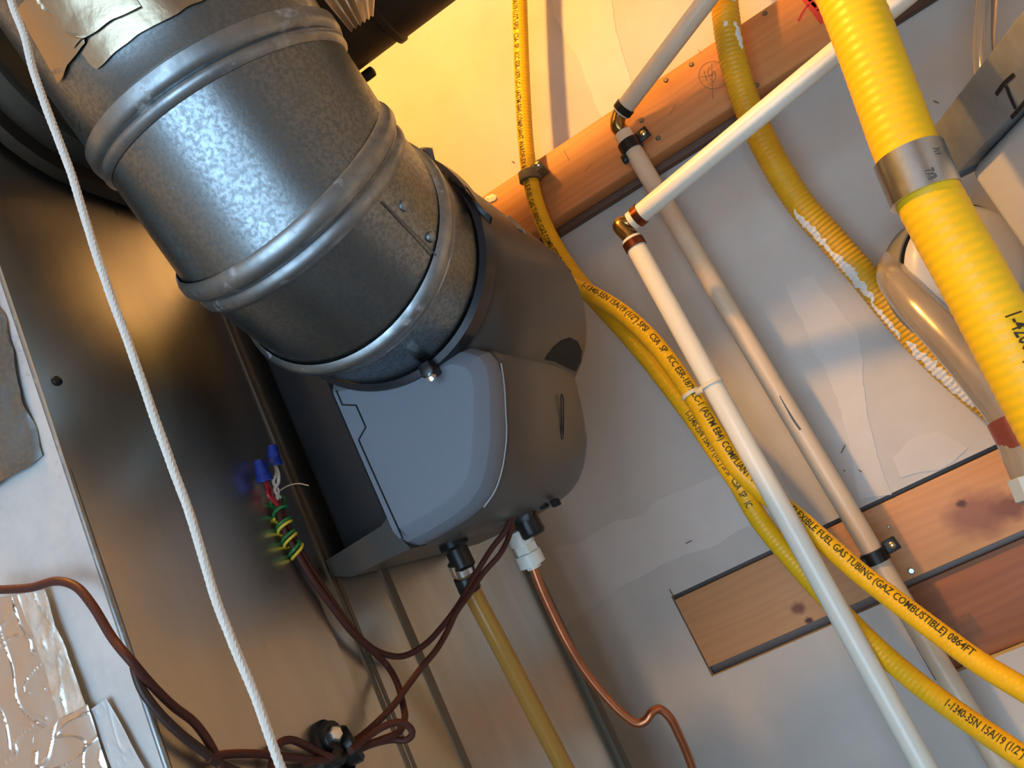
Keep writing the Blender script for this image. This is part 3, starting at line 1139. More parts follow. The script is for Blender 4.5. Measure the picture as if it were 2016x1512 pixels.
loop = []
for i, q in enumerate(NP):
    q2 = NP[(i + 1) % len(NP)]
    for k in range(4):
        p = on_housing(q[0] + (q2[0] - q[0]) * k / 4, q[1] + (q2[1] - q[1]) * k / 4)
        if p is not None:
            loop.append(p)
rings = [loop]
for f in (0.35, 0.7, 0.97):
    rr_ = []
    for i, p in enumerate(loop):
        c_ = on_housing(1114, 696)
        q = p.lerp(c_, f)
        w_ = Mc @ (q - Vector((0, 0, CAMZ)))
        h_ = on_housing(w_.x / w_.z * F + 1008, w_.y / w_.z * F + 756, 0.0009)
        rr_.append(h_ if h_ is not None else q)
    rings.append(rr_)
g.loft(rings, True, False)
g.build('finger_notch', 'black_matte', hsg)
# torn duct tape and rag ends round the mouth


def scrap(pix, y, name, m, depth=0.004, seed=0.0):
    g = G()
    P0 = [Y(a_, b_, y) for a_, b_ in pix]
    c_ = sum(P0, Vector()) / len(P0)
    rr = []
    for k, (f, d_) in enumerate(((1.0, 0.0), (0.75, -0.6), (0.4, -1.0), (0.05, -0.8))):
        rr.append([p.lerp(c_, 1 - f) + Vector((0, d_ * depth, 0)) + noise.noise_vector(p * 90 + Vector((seed, k, 0))) * 0.0022 for p in P0])
    g.loft(rr, True, False)
    g.add([p + Vector((0, depth, 0)) for p in P0], [tuple(range(len(P0)))])
    return g.build(name, m, hm, angle=25)


scrap([(822, 294), (836, 290), (849, 289), (851, 300), (855, 318), (846, 314), (836, 304)], 0.452, 'torn_tape', 'grey_rag', 0.002, 1.0)
scrap([(868, 330), (880, 338), (900, 350), (918, 368), (935, 394), (952, 414), (966, 426), (962, 440), (946, 424), (926, 398), (905, 370), (884, 352)], 0.462, 'torn_tape', 'black', 0.003, 2.0)
scrap([(980, 436), (990, 424), (1004, 426), (1018, 438), (1030, 454), (1016, 468), (1012, 486), (996, 490), (988, 470)], 0.565, 'rag_end', 'grey_rag', 0.008, 3.0)
scrap([(1046, 478), (1054, 482), (1062, 500), (1066, 518), (1058, 522), (1050, 505)], 0.60, 'torn_tape', 'grey_rag', 0.002, 4.0)
# clip screw on the gasket band
p = Y(845, 728, 0.459)
G().obox(Vector((p.x, 0.460, p.z)), (1, 0, 0), (0, 1, 0), (0, 0, 1), 0.009, 0.014, 0.009, 0.0015).build('band_clip', 'black', hm)
G().lathe(Y(849, 743, 0.455), (0, -1, 0), [(0, 0.0035), (0.002, 0.003), (0.003, 0.001)], 12).build('clip_screw', 'chrome', hm)
# underside sockets
p = Y(896, 1078, 0.555)
G().lathe(p + Vector((0, 0, 0.012)), (0.02, 0, -1), [(0, 0.011), (0.012, 0.011), (0.014, 0.0085), (0.028, 0.0085), (0.030, 0.006)], 20).build('drain_spigot', 'black', hm)
sol = Y(1034, 1020, 0.625)
g = G()
g.obox(sol + Vector((0, 0, 0.004)), (0.9, 0.1, -0.3), (-0.1, 1, 0), (0.3, 0, 0.9), 0.020, 0.022, 0.018, 0.004)
g.lathe(sol + Vector((0.0, 0, 0)), (0.05, 0, -1), [(-0.008, 0.0105), (0.014, 0.0105), (0.016, 0.009)], 16)
g.build('solenoid_valve', 'black', hm)
bs = Y(1003, 1000, 0.60)
G().lathe(bs + Vector((0, 0, 0.012)), (0.0, 0, -1), [(0, 0.0055), (0.018, 0.0055), (0.0185, 0.0045)], 16).build('brass_stem', 'brass_bright', hm)
for px, py, w in ((930, 1011, 0.006), (980, 1008, 0.004), (1072, 998, 0.006), (1096, 994, 0.006)):
    q = Y(px, py, 0.57 if px < 1000 else 0.63)
    G().obox(q + Vector((0, 0, 0.002)), (1, 0, 0), (0, 1, 0), (0, 0, 1), w, w * 1.5, 0.006, 0.001).build('bottom_slot', 'black_matte', hm)

# ------------------------------------------------------------------ drain hose
hz = thing('drain_hose', 'clear amber vinyl drain hose hanging below the humidifier', 'hose', Y(1111, 1600, 0.60))
P = Path([Y(905, 1108, 0.556), Y(922, 1150, 0.562), Y(985, 1270, 0.575), Y(1055, 1405, 0.59), Y(1111, 1512, 0.60), Y(1180, 1650, 0.61)])
g = G()
g.tube(P, 0.0072, 20, caps=False)
g.tube(P, 0.0052, 20, caps=False)
g.build('hose', 'amber', hz)
p, t = P.at(0.008)
G().lathe(p - t * 0.010, t, [(0, 0.0082), (0.001, 0.0092), (0.010, 0.0092), (0.011, 0.0082)], 22).build('hose_clamp', 'chrome', hz)
G().lathe(p + t * 0.002, t, [(0, 0.0080), (0.001, 0.0088), (0.012, 0.0086), (0.013, 0.0074)], 22).build('black_sleeve', 'black', hz)

# ------------------------------------------------------------------ copper feed tube with nylon fitting
cf = thing('copper_tube', 'bent copper water tube with white nylon compression fitting under the humidifier', 'pipe', Y(1365, 1540, 0.70))
cp = [(1050, 1118, .632), (1066, 1160, .636), (1090, 1213, .642), (1118, 1268, .648), (1150, 1320, .655), (1190, 1370, .662), (1228, 1408, .668), (1254, 1424, .672),
      (1272, 1418, .674), (1283, 1403, .676), (1297, 1396, .68), (1318, 1412, .684), (1338, 1450, .69), (1352, 1482, .695), (1366, 1520, .70), (1390, 1590, .71)]
P = Path([Y(*q) for q in cp])
G().tube(P, 0.0036, 16).build('tube', 'copper', cf)
a, b = Y(1017, 1042, 0.626), Y(1052, 1118, 0.632)
ax = (b - a).normalized()
L = (b - a).length
G().lathe(a, ax, [(0, 0.0075), (0.001, 0.0100), (L * 0.36, 0.0104), (L * 0.37, 0.0088), (L * 0.40, 0.0088)], 24).build('upper_nut', 'nylon', cf)
G().lathe(a + ax * L * 0.39, ax, [(0, 0.0098), (L * 0.2, 0.0100)], 6).build('hex_nut', 'nylon', cf, angle=20)
G().lathe(a + ax * L * 0.58, ax, [(0, 0.0092), (0.001, 0.0108), (L * 0.33, 0.0110), (L * 0.34, 0.0062), (L * 0.42, 0.0060)], 24).build('lower_nut', 'nylon', cf)

# ------------------------------------------------------------------ brown control cables
CR = 0.0021


def near_plenum(px, py, y, gap=0.0065):
    p = Y(px, py, y)
    return X(px, py, PX + gap) if p.x < PX + gap else p


def cable(pts, label, m='cable', r=CR, group=None, name='control_cable'):
    Q = []
    for q in pts:
        p = Y(*q)
        if p.x < PX + 0.0065 and q[2] > 0.292:
            p = X(q[0], q[1], PX + 0.0065)
        Q.append(p)
    P = Path(Q)
    o = G().tube(P, r, 12).build(name, m)
    tag(o, label, 'cable', group)
    return P


W1 = cable([(1008, 1006, .590), (998, 1040, .585), (968, 1080, .575), (932, 1138, .556), (903, 1190, .54), (872, 1232, .53), (838, 1268, .52), (800, 1290, .51), (760, 1289, .50),
            (722, 1268, .492), (684, 1226, .484), (642, 1165, .474), (604, 1106, .464), (574, 1052, .456), (556, 1012, .452), (550, 985, .450)],
           'brown cable sagging from brass stem to the blue wire nuts')
W2 = cable([(1012, 1010, .592), (1004, 1050, .590), (985, 1090, .575), (950, 1130, .562), (922, 1172, .545), (898, 1206, .53), (882, 1240, .52), (860, 1278, .505), (832, 1312, .49),
            (806, 1346, .475), (772, 1392, .455), (732, 1432, .44), (697, 1460, .424), (660, 1488, .41), (600, 1502, .396)],
           'brown cable from brass stem straight down to black cable clip')
W3 = cable([(548, 1000, .444), (558, 1040, .448), (580, 1080, .455), (612, 1136, .465), (652, 1192, .474), (694, 1246, .484), (735, 1283, .490), (762, 1310, .488), (782, 1345, .478),
            (793, 1385, .467), (797, 1415, .457), (786, 1440, .447), (752, 1456, .436), (712, 1470, .424), (670, 1490, .405)],
           'brown cable from the wire nuts doubling back towards the cable clip')
W4 = cable([(690, 1478, .405), (722, 1452, .424), (756, 1430, .435), (784, 1422, .442), (804, 1429, .446), (812, 1444, .448), (800, 1457, .448), (772, 1456, .445), (735, 1464, .434), (700, 1478, .420),
            (640, 1496, .40), (560, 1490, .385), (500, 1484, .377), (440, 1486, .370), (410, 1494, .368)],
           'brown cable with a small loop beside the black cable clip')
W5 = cable([(-40, 1162, .288), (0, 1161, .288), (60, 1157, .289), (112, 1144, .289), (150, 1155, .289), (182, 1192, .2885), (222, 1257, .2885), (258, 1301, .2885), (302, 1352, .300), (342, 1391, .315),
            (380, 1420, .330), (404, 1450, .342), (425, 1488, .352), (446, 1540, .36)],
           'brown cable crossing the plenum front and bending over its edge')
W6 = cable([(264, 1312, .2965), (270, 1334, .301), (282, 1362, .308), (312, 1402, .318), (352, 1442, .333), (396, 1476, .348), (440, 1508, .36), (500, 1530, .37)],
           'dark cable lying behind the brown one along the plenum corner', m='cable_dark')
W7 = cable([(655, 1492, .398), (628, 1482, .394), (602, 1468, .390), (575, 1457, .385), (552, 1462, .381), (541, 1480, .378), (536, 1505, .376), (530, 1550, .374)],
           'brown cable curling up in an arch beside the white string')
# dark second lead beside the wire nuts reaching the clamp bundle
# black clips with screw


def clip(px, py, y, label, screw=True):
    c = Y(px, py, y)
    t = thing('cable_clip', label, 'clip', c - Vector((0, 0, 0.012)))
    g = G()
    if screw:
        g.lathe(Vector((PX + 0.001, c.y, c.z)), (1, 0, 0), [(0, 0.0105), (0.004, 0.0105), (0.006, 0.008), (c.x - PX - 0.004, 0.0075), (c.x - PX, 0.009), (c.x - PX + 0.003, 0.008)], 20)
        g.build('clip_body', 'black', t)
        G().lathe(c + Vector((0.002, 0, 0)), (1, -0.4, 0.1), [(0, 0.0052), (0.004, 0.0052), (0.006, 0.0035), (0.0063, 0.0008)], 6).build('screw_head', 'screw', t)
        G().lathe(c + Vector((0.0, -0.002, -0.011)), (1, -0.3, 0), [(-0.004, 0.005), (0.004, 0.005), (0.005, 0.003)], 14).build('rubber_foot', 'black', t)
    else:
        a = Y(668, 1482, y)
        b = Y(700, 1458, y + 0.006)
        ax = (b - a).normalized()
        g.lathe(a, ax, [(0, 0.0085), (0.002, 0.0105), ((b - a).length * 0.8, 0.0118), ((b - a).length, 0.010)], 18)
        g.build('clip_body', 'black', t)
        G().lathe(Vector((PX + 0.001, c.y, c.z - 0.004)), (1, 0, 0), [(0, 0.009), (0.004, 0.009), (c.x - PX - 0.006, 0.006)], 14).build('foot', 'black', t)
    return t


clip(648, 1452, 0.405, 'black rubber cable clip with a shiny hex screw on the plenum')
clip(684, 1470, 0.415, 'black band wrapped round the bundle of brown cables', False)

# wire nuts, leads and ground wires


def wire_nut(tip, base, label):
    a, b = near_plenum(*tip, gap=0.011), near_plenum(*base, gap=0.009)
    ax = (b - a).normalized()
    L = (b - a).length
    t = thing('wire_nut', label, 'wire nut', b)
    seg = 24
    e1 = Vector((1, 0, 0))
    e1 = (e1 - ax * e1.dot(ax)).normalized()
    e2 = ax.cross(e1)
    rings = []
    for d, r in ((0, 0.0022), (0.001, 0.0030), (L * 0.5, 0.0039), (L * 0.72, 0.0044), (L * 0.74, 0.0050), (L, 0.0053)):
        rings.append([a + ax * d + (e1 * math.cos(2 * PI * k / seg) + e2 * math.sin(2 * PI * k / seg)) * r * (1 + (0.06 if k % 2 else -0.03) * (d < L * 0.73)) for k in range(seg)])
    G().loft(rings).build('cap', 'nut', t, angle=70)
    return t, b


t, b = wire_nut((536, 875, .448), (541, 916, .449), 'blue wire nut over the pair of white leads')
for k in (-1, 1):
    G().tube(Path([near_plenum(541, 914, .449), near_plenum(546 + 2 * k, 932, .449), near_plenum(543 + 5 * k, 950, .449 - 0.001 * k), near_plenum(544 - 4 * k, 966, .449), near_plenum(548 + 3 * k, 980, .449), near_plenum(551, 990, .450)], step=0.001), 0.0011, 8).build('white_lead', 'wire_white', t)
t, b = wire_nut((508, 905, .444), (523, 948, .446), 'blue wire nut over the pair of red leads')
for k in (-1, 1):
    G().tube(Path([near_plenum(522, 946, .446), near_plenum(529 + 2 * k, 962, .446), near_plenum(531 + 3 * k, 975, .4465), near_plenum(541 + k, 988, .449), near_plenum(549, 998, .45)], step=0.001), 0.0012, 8).build('red_lead', 'wire_red', t)
gw = thing('ground_wire', 'green and yellow spare wires coiled round the brown cables', 'wire', near_plenum(575, 1095, 0.455))
P = Path([near_plenum(548, 985, .449), near_plenum(553, 1010, .450), near_plenum(562, 1040, .451), near_plenum(574, 1068, .455), near_plenum(590, 1094, .459)], step=0.001)


def coil(s0, s1, turns, r, ph):
    pts = []
    n = int(turns * 14)
    for i in range(n + 1):
        s = s0 + (s1 - s0) * i / n
        p, t = P.at(s)
        e1 = Vector((0, -1, 0))
        e1 = (e1 - t * e1.dot(t)).normalized()
        e2 = t.cross(e1)
        a = ph + 2 * PI * turns * i / n
        pts.append(p + (e1 * math.cos(a) + e2 * math.sin(a)) * r)
    return pts


L = P.length
G().tube(Path(coil(0.0, L * 0.98, 4.5, 0.0046, 0.0), n=3, step=0.001), 0.0011, 8).build('green_wire', 'wire_green', gw)
G().tube(Path(coil(L * 0.3, L * 0.98, 3.0, 0.0049, 0.9), n=3, step=0.001), 0.0010, 8).build('yellow_wire', 'wire_yellow', gw)
G().tube(Path([near_plenum(551, 990, .449), near_plenum(556, 977, .448), near_plenum(559, 985, .448), near_plenum(555, 997, .449)], step=0.001), 0.0010, 8).build('green_tail', 'wire_green', gw)
G().tube(Path([near_plenum(552, 965, .447), near_plenum(568, 956, .447), near_plenum(588, 952, .448), near_plenum(608, 956, .45)], step=0.001), 0.0004, 6).build('fibre_strand', 'fibre', gw)

# ------------------------------------------------------------------ pull string
sp = [(14, -60), (22, 0), (48, 70), (66, 140), (100, 235), (138, 335), (180, 470), (214, 570), (262, 700), (300, 810), (338, 915), (378, 1025), (420, 1165), (452, 1250), (502, 1370), (553, 1512), (600, 1640)]
P = Path([Y(a, b, 0.215) for a, b in sp])
top = P.p[0]
g = G()
# three twisted plies
for k in range(3):
    pts = []
    n = int(P.length / 0.0012)
    for i in range(n + 1):
        s = P.length * i / n
        p, t = P.at(s)
        e1 = Vector((1, 0, 0))
        e1 = (e1 - t * e1.dot(t)).normalized()
        e2 = t.cross(e1)
        a = 2 * PI * (s / 0.0062 + k / 3)
        pts.append(p + (e1 * math.cos(a) + e2 * math.sin(a)) * 0.00048)
    Q = Path(pts, smooth=False, step=0.0013)
    g.tube(Q, 0.00118, 7)
g.tube(Path([top, Vector((top.x, top.y, CZ - 0.046))], smooth=False, step=0.05), 0.0014, 8)
tag(g.build('pull_string', 'string'), 'white twisted pull string hanging down in front of the plenum', 'string')

# ceiling lampholder with its bulb
lp = thing('ceiling_lamp', 'bare warm bulb in a white porcelain ceiling lampholder above the string', 'lamp', BULB)
G().lathe((BULB[0], BULB[1], CZ - 0.001), (0, 0, -1), [(0, 0.06), (0.012, 0.06), (0.03, 0.04), (0.06, 0.028), (0.075, 0.026)], 32).build('lampholder', 'porcelain', lp)
G().lathe((BULB[0], BULB[1], CZ - 0.07), (0, 0, -1), [(0, 0.013), (0.02, 0.0135), (0.035, 0.018), (0.055, 0.027), (0.075, 0.030), (0.092, 0.026), (0.102, 0.014), (0.105, 0.002)], 28).build('bulb', 'bulb_glow', lp)
G().tube(Path([Vector((BULB[0], BULB[1], CZ - 0.045)), Vector((top.x, top.y, CZ - 0.045))], smooth=False, step=0.05), 0.005, 12).build('pull_switch', 'brass_bright', lp)

# ------------------------------------------------------------------ yellow gas tubing
RT = 0.0102
PIT = 0.0046


def ribs(r, amp, pitch):
    return lambda s: r + amp * (0.5 + 0.5 * math.cos(2 * PI * s / pitch)) - amp * 0.5


TXT = '1-1340-35N 15A/19 (1/2") 5PSI   CSA  SP   ICC ESR-1879 LC-1 (ASTM E84) COMPLIANT WARDFLEX II FLEXIBLE FUEL GAS TUBING (GAZ COMBUSTIBLE) '
# tube that drops from the top and is clipped to the ledger board
ta = thing('gas_tube', 'thin yellow printed gas tube clipped to the ledger board by a grey clamp', 'gas tube', Y(2016, 1480, 0.76))
pa = [(1022, -90, .972), (1023, 0, .971), (1026, 100, .970), (1030, 200, .968), (1035, 280, .966), (1042, 340, .964), (1054, 395, .962), (1074, 448, .958), (1102, 500, .953), (1142, 556, .946), (1186, 606, .938),
      (1232, 656, .928), (1278, 710, .916), (1322, 766, .903), (1364, 822, .893), (1404, 880, .887), (1450, 946, .882), (1496, 1024, .880), (1560, 1102, .876), (1640, 1190, .869), (1722, 1272, .860), (1800, 1340, .845), (1880, 1400, .828),
      (1950, 1448, .812), (2016, 1492, .798), (2100, 1545, .78)]
PA = Path([Y(*q) for q in pa], step=PIT / 6)
G().tube(PA, ribs(RT, 0.0003, PIT), 20).build('jacket', 'csst', ta)
jk = ta.children[0]
g = G()
s0 = PA.nearest(Y(1022, -20, .971))
fa = (-0.30, -1, 0.05)
TS = 0.0104
wid = max(a for a, b in text_mesh(TXT[7:] + '0862FT', TS, 1.0)[0])
text_on_tube(g, TXT[7:] + '0862FT', TS, PA, s0, RT, fa, (PA.nearest(Y(1132, 538, .947)) - s0) / wid)
text_on_tube(g, TXT[:44], TS, PA, PA.nearest(Y(1362, 808, .89)), RT, (-0.05, -1, 0.15), 0.6)
text_on_tube(g, TXT[:36], TS, PA, PA.nearest(Y(1862, 1388, .83)), RT, (0.3, -1, 0.25), 0.62)
g.build('printed_lettering', 'ink', jk)['kind'] = 'stuff'
# tube that comes out from behind the humidifier
tb2 = thing('gas_tube', 'thin yellow printed gas tube coming from behind the humidifier, strapped to white pipe', 'gas tube', Y(2016, 1345, 0.78))
pb = [(1020, 470, .90), (1070, 528, .905), (1118, 556, .908), (1166, 580, .905), (1216, 610, .90), (1262, 648, .893), (1304, 694, .886), (1342, 746, .88), (1378, 802, .876), (1416, 866, .874), (1456, 926, .874), (1506, 972, .874),
      (1556, 1008, .872), (1620, 1064, .866), (1690, 1126, .858), (1770, 1188, .846), (1850, 1248, .832), (1930, 1306, .817), (2016, 1358, .80), (2100, 1408, .785)]
PB = Path([Y(*q) for q in pb], step=PIT / 6)
G().tube(PB, ribs(RT, 0.00022, PIT), 20).build('jacket', 'csst', tb2)
jk = tb2.children[0]
g = G()
s0 = PB.nearest(Y(1146, 571, .906))
s1 = PB.nearest(Y(1915, 1298, .82))
v_, f_ = text_mesh(TXT + '0864FT', TS, 1.0)
wid = max(a for a, b in v_)
text_on_tube(g, TXT + '0864FT', TS, PB, s0, RT, (0.42, -1, 0.42), (s1 - s0) / wid)
g.build('printed_lettering', 'ink', jk)['kind'] = 'stuff'
# olive medium tube with plaster splashes
tc_ = thing('gas_tube', 'ribbed olive-yellow gas tube splashed with white plaster', 'gas tube', Y(1945, 800, 0.985))
pc_ = [(1420, -110, .945), (1425, -10, .945), (1436, 80, .946), (1458, 170, .948), (1490, 252, .950), (1530, 330, .955), (1578, 404, .965), (1638, 472, .975), (1704, 548, .982), (1768, 626, .988),
       (1838, 702, .992), (1908, 766, .995), (1990, 832, .998), (2070, 905, 1.0)]
PCt = Path([Y(*q) for q in pc_], step=0.0062 / 8)
RM = 0.0155
ofs = lambda s: RM + 0.00042 * math.cos(2 * PI * s / 0.0056)
G().tube(PCt, ofs, 24).build('jacket', 'csst_olive', tc_)
jk = tc_.children[0]


def splash(path, rf, s0, s1, face, wid, seed, name='plaster_splash', lift=0.0007):
    g = G()
    face = Vector(face).normalized()
    nu, nv = max(8, int((s1 - s0) / 0.0012)), 10

    def fn(u, v):
        s = s0 + (s1 - s0) * u
        p, t = path.at(s)
        n = (face - t * face.dot(t)).normalized()
        b = t.cross(n)
        taper = math.sin(PI * min(max(u, 0.02), 0.98)) ** 0.5
        wd = wid * taper * (0.7 + 0.6 * noise.noise(Vector((s * 220, seed, v * 0.3))))
        a = (v - 0.5) * wd + 0.25 * noise.noise(Vector((s * 90, seed + 4, 0)))
        e = min(u, 1 - u, v, 1 - v)
        return p + (n * math.cos(a) + b * math.sin(a)) * (rf(s) + (lift if e > 0.001 else -0.0003) + 0.0005 * noise.noise(Vector((s * 400, a * 6, seed))))
    g.grid(fn, nu, nv)
    return g.build(name, 'plaster', jk)


for (a, b, fc, wd, sd) in (((1455, 70), (1470, 130), (1.2, -1, 0.3), 0.7, 1.0), ((1460, 20), (1452, 45), (1.2, -1, 0.3), 0.5, 2.0), ((1425, 75), (1432, 95), (-0.1, -1, 0.0), 0.5, 3.0),
                           ((1560, 415), (1640, 498), (-1.0, -1, -0.5), 0.9, 4.0), ((1640, 490), (1735, 585), (-0.9, -1, -0.6), 1.2, 5.0), ((1735, 580), (1800, 650), (-1.3, -1, -0.8), 0.6, 6.0),
                           ((1800, 660), (1930, 790), (-0.9, -1, -0.7), 1.4, 7.0)):
    splash(PCt, ofs, PCt.nearest(Y(a[0], a[1], .97)), PCt.nearest(Y(b[0], b[1], .985)), fc, wd, sd)
# large tube with steel coupling
td = thing('gas_tube', 'thick ridged yellow gas tube with a steel coupling, standing before the white cabinet', 'gas tube', Y(2016, 760, 0.62))
RB = 0.0212
pd_ = [(1610, -160, .635), (1648, -60, .632), (1676, 6, .63), (1712, 100, .627), (1745, 190, .625), (1778, 280, .622), (1812, 358, .62), (1862, 452, .618), (1920, 556, .616), (1978, 665, .614), (2040, 780, .612), (2100, 890, .61)]
PDp = Path([Y(*q) for q in pd_], step=0.0072 / 8)
G().tube(PDp, lambda s: RB + 0.00016 * math.cos(2 * PI * s / 0.0072), 32).build('jacket', 'csst_big', td)
jk = td.children[0]
sc0, sc1 = PDp.nearest(Y(1789, 306, .622)), PDp.nearest(Y(1822, 388, .62))
p, t = PDp.at(sc0)
Lc = sc1 - sc0
G().lathe(p, t, [(0, RB + 0.0006), (0.0004, RB + 0.0022), (Lc, RB + 0.0022), (Lc + 0.0004, RB + 0.0006)], 40).build('coupling', 'coupling', td)
cpl = [q for q in td.children if q.name.startswith('coupling')][0]
g = G()
text_on_tube(g, '7X8', 0.0085, PDp, sc0 + Lc * 0.68, RB + 0.0022, (0.12, -1, -0.05), 0.55)
text_on_tube(g, '71Y', 0.0075, PDp, sc0 + Lc * 0.28, RB + 0.0022, (0.7, -1, 0.1), 0.5)
g.build('stamped_marks', 'flange_dark', cpl)['kind'] = 'stuff'
g = G()
text_on_tube(g, '1-4200 (1 1/4")', 0.0155, PDp, PDp.nearest(Y(1960, 632, .615)), RB + 0.0004, (0.30, -1, -0.15), 0.62)
g.build('printed_lettering', 'ink', jk)['kind'] = 'stuff'

# grey clamp holding the thin tube on the ledger board
gc = thing('tube_clamp', 'grey moulded tube clamp screwed to the ledger board', 'clamp', Y(1045, 372, 0.97))
p, t = PA.at(PA.nearest(Y(1043, 348, .964)))
G().lathe(p - t * 0.0065, t, [(0, RT + 0.0004), (0.0006, RT + 0.0042), (0.0124, RT + 0.0042), (0.013, RT + 0.0004)], 28).build('ring', 'grey_clamp', gc)
xa = Vector((1, 0.0, 0.12)).normalized()
G().obox(p + Vector((0.0145, 0.004, 0.003)), xa, (0, 1, 0), xa.cross(Vector((0, 1, 0))), 0.016, 0.026, 0.013, 0.002).build('ear', 'grey_clamp', gc)
ear = [q for q in gc.children if q.name.startswith('ear')][0]
G().lathe(p + Vector((0.017, -0.008, 0.004)), (0, -1, 0), [(0, 0.004), (0.002, 0.0038), (0.0032, 0.001)], 12).build('screw_head', 'brass_bright', ear)

# ------------------------------------------------------------------ white water pipes
RP = 0.0112
RPF = 0.0108
fr = thing('water_pipe', 'glossy white plastic water pipe with brass elbow and copper crimp rings', 'pipe', V(-0.0593, 0.845, -0.45))
A, B = Y(1243, 470, .860), Y(1821, 1512, .840)
d = (B - A)
PF = Path([A, A + d * 0.5, A + d * 1.25], smooth=False, step=0.02)
G().tube(PF, RPF, 28).build('riser', 'pex', fr)
A2, B2 = Y(1243, 436, .862), Y(1640, 108, .800)
d2 = B2 - A2
PF2 = Path([A2, A2 + d2 * 1.6], smooth=False, step=0.02)
G().tube(PF2, RPF, 28).build('branch', 'pex', fr)
dn, d2n = d.normalized(), d2.normalized()
G().lathe(A + dn * 0.003, dn, [(0, RPF + 0.0002), (0.0004, RPF + 0.0014), (0.0088, RPF + 0.0014), (0.0092, RPF + 0.0002)], 28).build('crimp_ring', 'copper_ring', fr)
G().lathe(A2 + d2n * 0.006, d2n, [(0, RPF + 0.0002), (0.0004, RPF + 0.0014), (0.0080, RPF + 0.0014), (0.0084, RPF + 0.0002)], 28).build('crimp_ring', 'copper_ring', fr)
cor = A - dn * 0.014 + (A2 - A) * 0.35 - Vector((0.006, 0, 0))
PE = Path([A + dn * 0.004, A - dn * 0.003, cor, A2 - d2n * 0.003, A2 + d2n * 0.004], n=12, step=0.001)
G().tube(PE, 0.0090, 20).build('brass_elbow', 'brass', fr)

bk = thing('water_pipe', 'cream plastic water pipe held to the boards by black clamps', 'pipe', V(0.0, 0.965, -0.40))
A, B = Y(1226, 262, .962), Y(1688, 1036, .966)
d = B - A
PK = Path([A, A + d * 0.5, A + d * 1.6], smooth=False, step=0.02)
G().tube(PK, RP, 28).build('riser', 'pex_old', bk)
A2, B2 = Y(1222, 222, .958), Y(1393, -2, .90)
d2 = B2 - A2
G().tube(Path([A2, A2 + d2 * 1.5], smooth=False, step=0.02), RP, 28).build('branch', 'pex_old', bk)
dn, d2n = d.normalized(), d2.normalized()
G().lathe(A2 + d2n * 0.002, d2n, [(0, RP + 0.0002), (0.0004, RP + 0.0015), (0.0085, RP + 0.0015), (0.009, RP + 0.0002)], 28).build('crimp_ring', 'black_ring', bk)
cor = (A + A2) / 2 - Vector((0.006, 0, 0))
PE = Path([A + dn * 0.004, A - dn * 0.003, cor, A2 - d2n * 0.002, A2 + d2n * 0.004], n=12, step=0.001)
G().tube(PE, 0.0092, 20).build('brass_elbow', 'brass', bk)
# scuff on the pipe
pm, _ = PK.at(PK.nearest(Y(1566, 812, .965)))
g = G()
n = Vector((-0.25, -1, -0.1)).normalized()
ribbon(g, [Y(1538, 777, .965) + n * (RP + 0.0002), Y(1553, 802, .965) + n * (RP + 0.0002), Y(1568, 826, .965) + n * (RP + 0.0002), Y(1580, 843, .965) + n * (RP + 0.0002)], 0.0026, n, 0.0003)
g.build('scuff', 'flange_dark', bk)


def pclamp(path, q, yb, label, side=1, m='black', tailz=-0.012):
    p, t = path.at(path.nearest(q))
    tt = thing('pipe_clamp', label, 'clamp', p - Vector((0, 0, 0.012)))
    G().lathe(p - t * 0.007, t, [(0, RP + 0.0003), (0.0005, RP + 0.0028), (0.0135, RP + 0.0028), (0.014, RP + 0.0003)], 28).build('strap', m, tt)
    # foot to the board and ear with nail
    dep = yb - p.y
    G().obox(p + Vector((0.0, dep / 2 + 0.006, 0)), (1, 0, 0), (0, 1, 0), (0, 0, 1), 0.014, max(dep - 0.012, 0.004), 0.013, 0.001).build('foot', m, tt)
    e = p + Vector((side * 0.0195, -0.001, 0.004))
    G().obox(e, (1, 0, 0.1), (0, 1, 0), (-0.1, 0, 1), 0.015, 0.0055, 0.014, 0.0012).build('ear', m, tt)
    ear = [q for q in tt.children if q.name.startswith('ear')][0]
    G().lathe(e + Vector((0.001 * side, -0.0025, 0)), (0, -1, 0), [(0, 0.0036), (0.0012, 0.0036), (0.0022, 0.002), (0.0024, 0.0004)], 14).build('nail_head', 'brass_bright', ear)
    G().obox(p + Vector((-side * 0.013, -0.004, tailz)), (1, 0, 0), (0, 1, 0), (0, 0, 1), 0.008, 0.011, 0.010, 0.002).build('hook', m, tt)
    return tt


pclamp(PK, Y(1246, 296, .962), TBY, 'black plastic pipe clamp nailed to the ledger board below a brass elbow')
pclamp(PK, Y(1735, 1108, .966), LBY, 'black plastic pipe clamp on the knotty board in the drywall opening', tailz=0.0)
# zip tie round the white pipe and the thin tube
zt = thing('zip_tie', 'translucent zip tie strapping the yellow tube to the white pipe', 'zip tie', Y(1395, 765, .86))
p, t = PF.at(PF.nearest(Y(1400, 750, .857)))
G().lathe(p - t * 0.002, t, [(0, RPF + 0.0002), (0.0003, RPF + 0.0013), (0.0043, RPF + 0.0013), (0.0046, RPF + 0.0002)], 28).build('band', 'zip', zt)
p2, t2 = PB.at(PB.nearest(Y(1362, 776, .878)))
G().lathe(p2 - t2 * 0.002, t2, [(0, RT + 0.0002), (0.0003, RT + 0.0012), (0.0043, RT + 0.0012), (0.0046, RT + 0.0002)], 28).build('band', 'zip', zt)
q1, q2 = Y(1386, 764, .846), Y(1366, 776, .862)
ax = (q2 - q1).normalized()
G().obox((q1 + q2) / 2, ax, ax.cross(Vector((0, 1, 0))).normalized(), Vector((0, -1, 0)), 0.014, 0.006, 0.004, 0.001).build('tie_head', 'zip', zt)

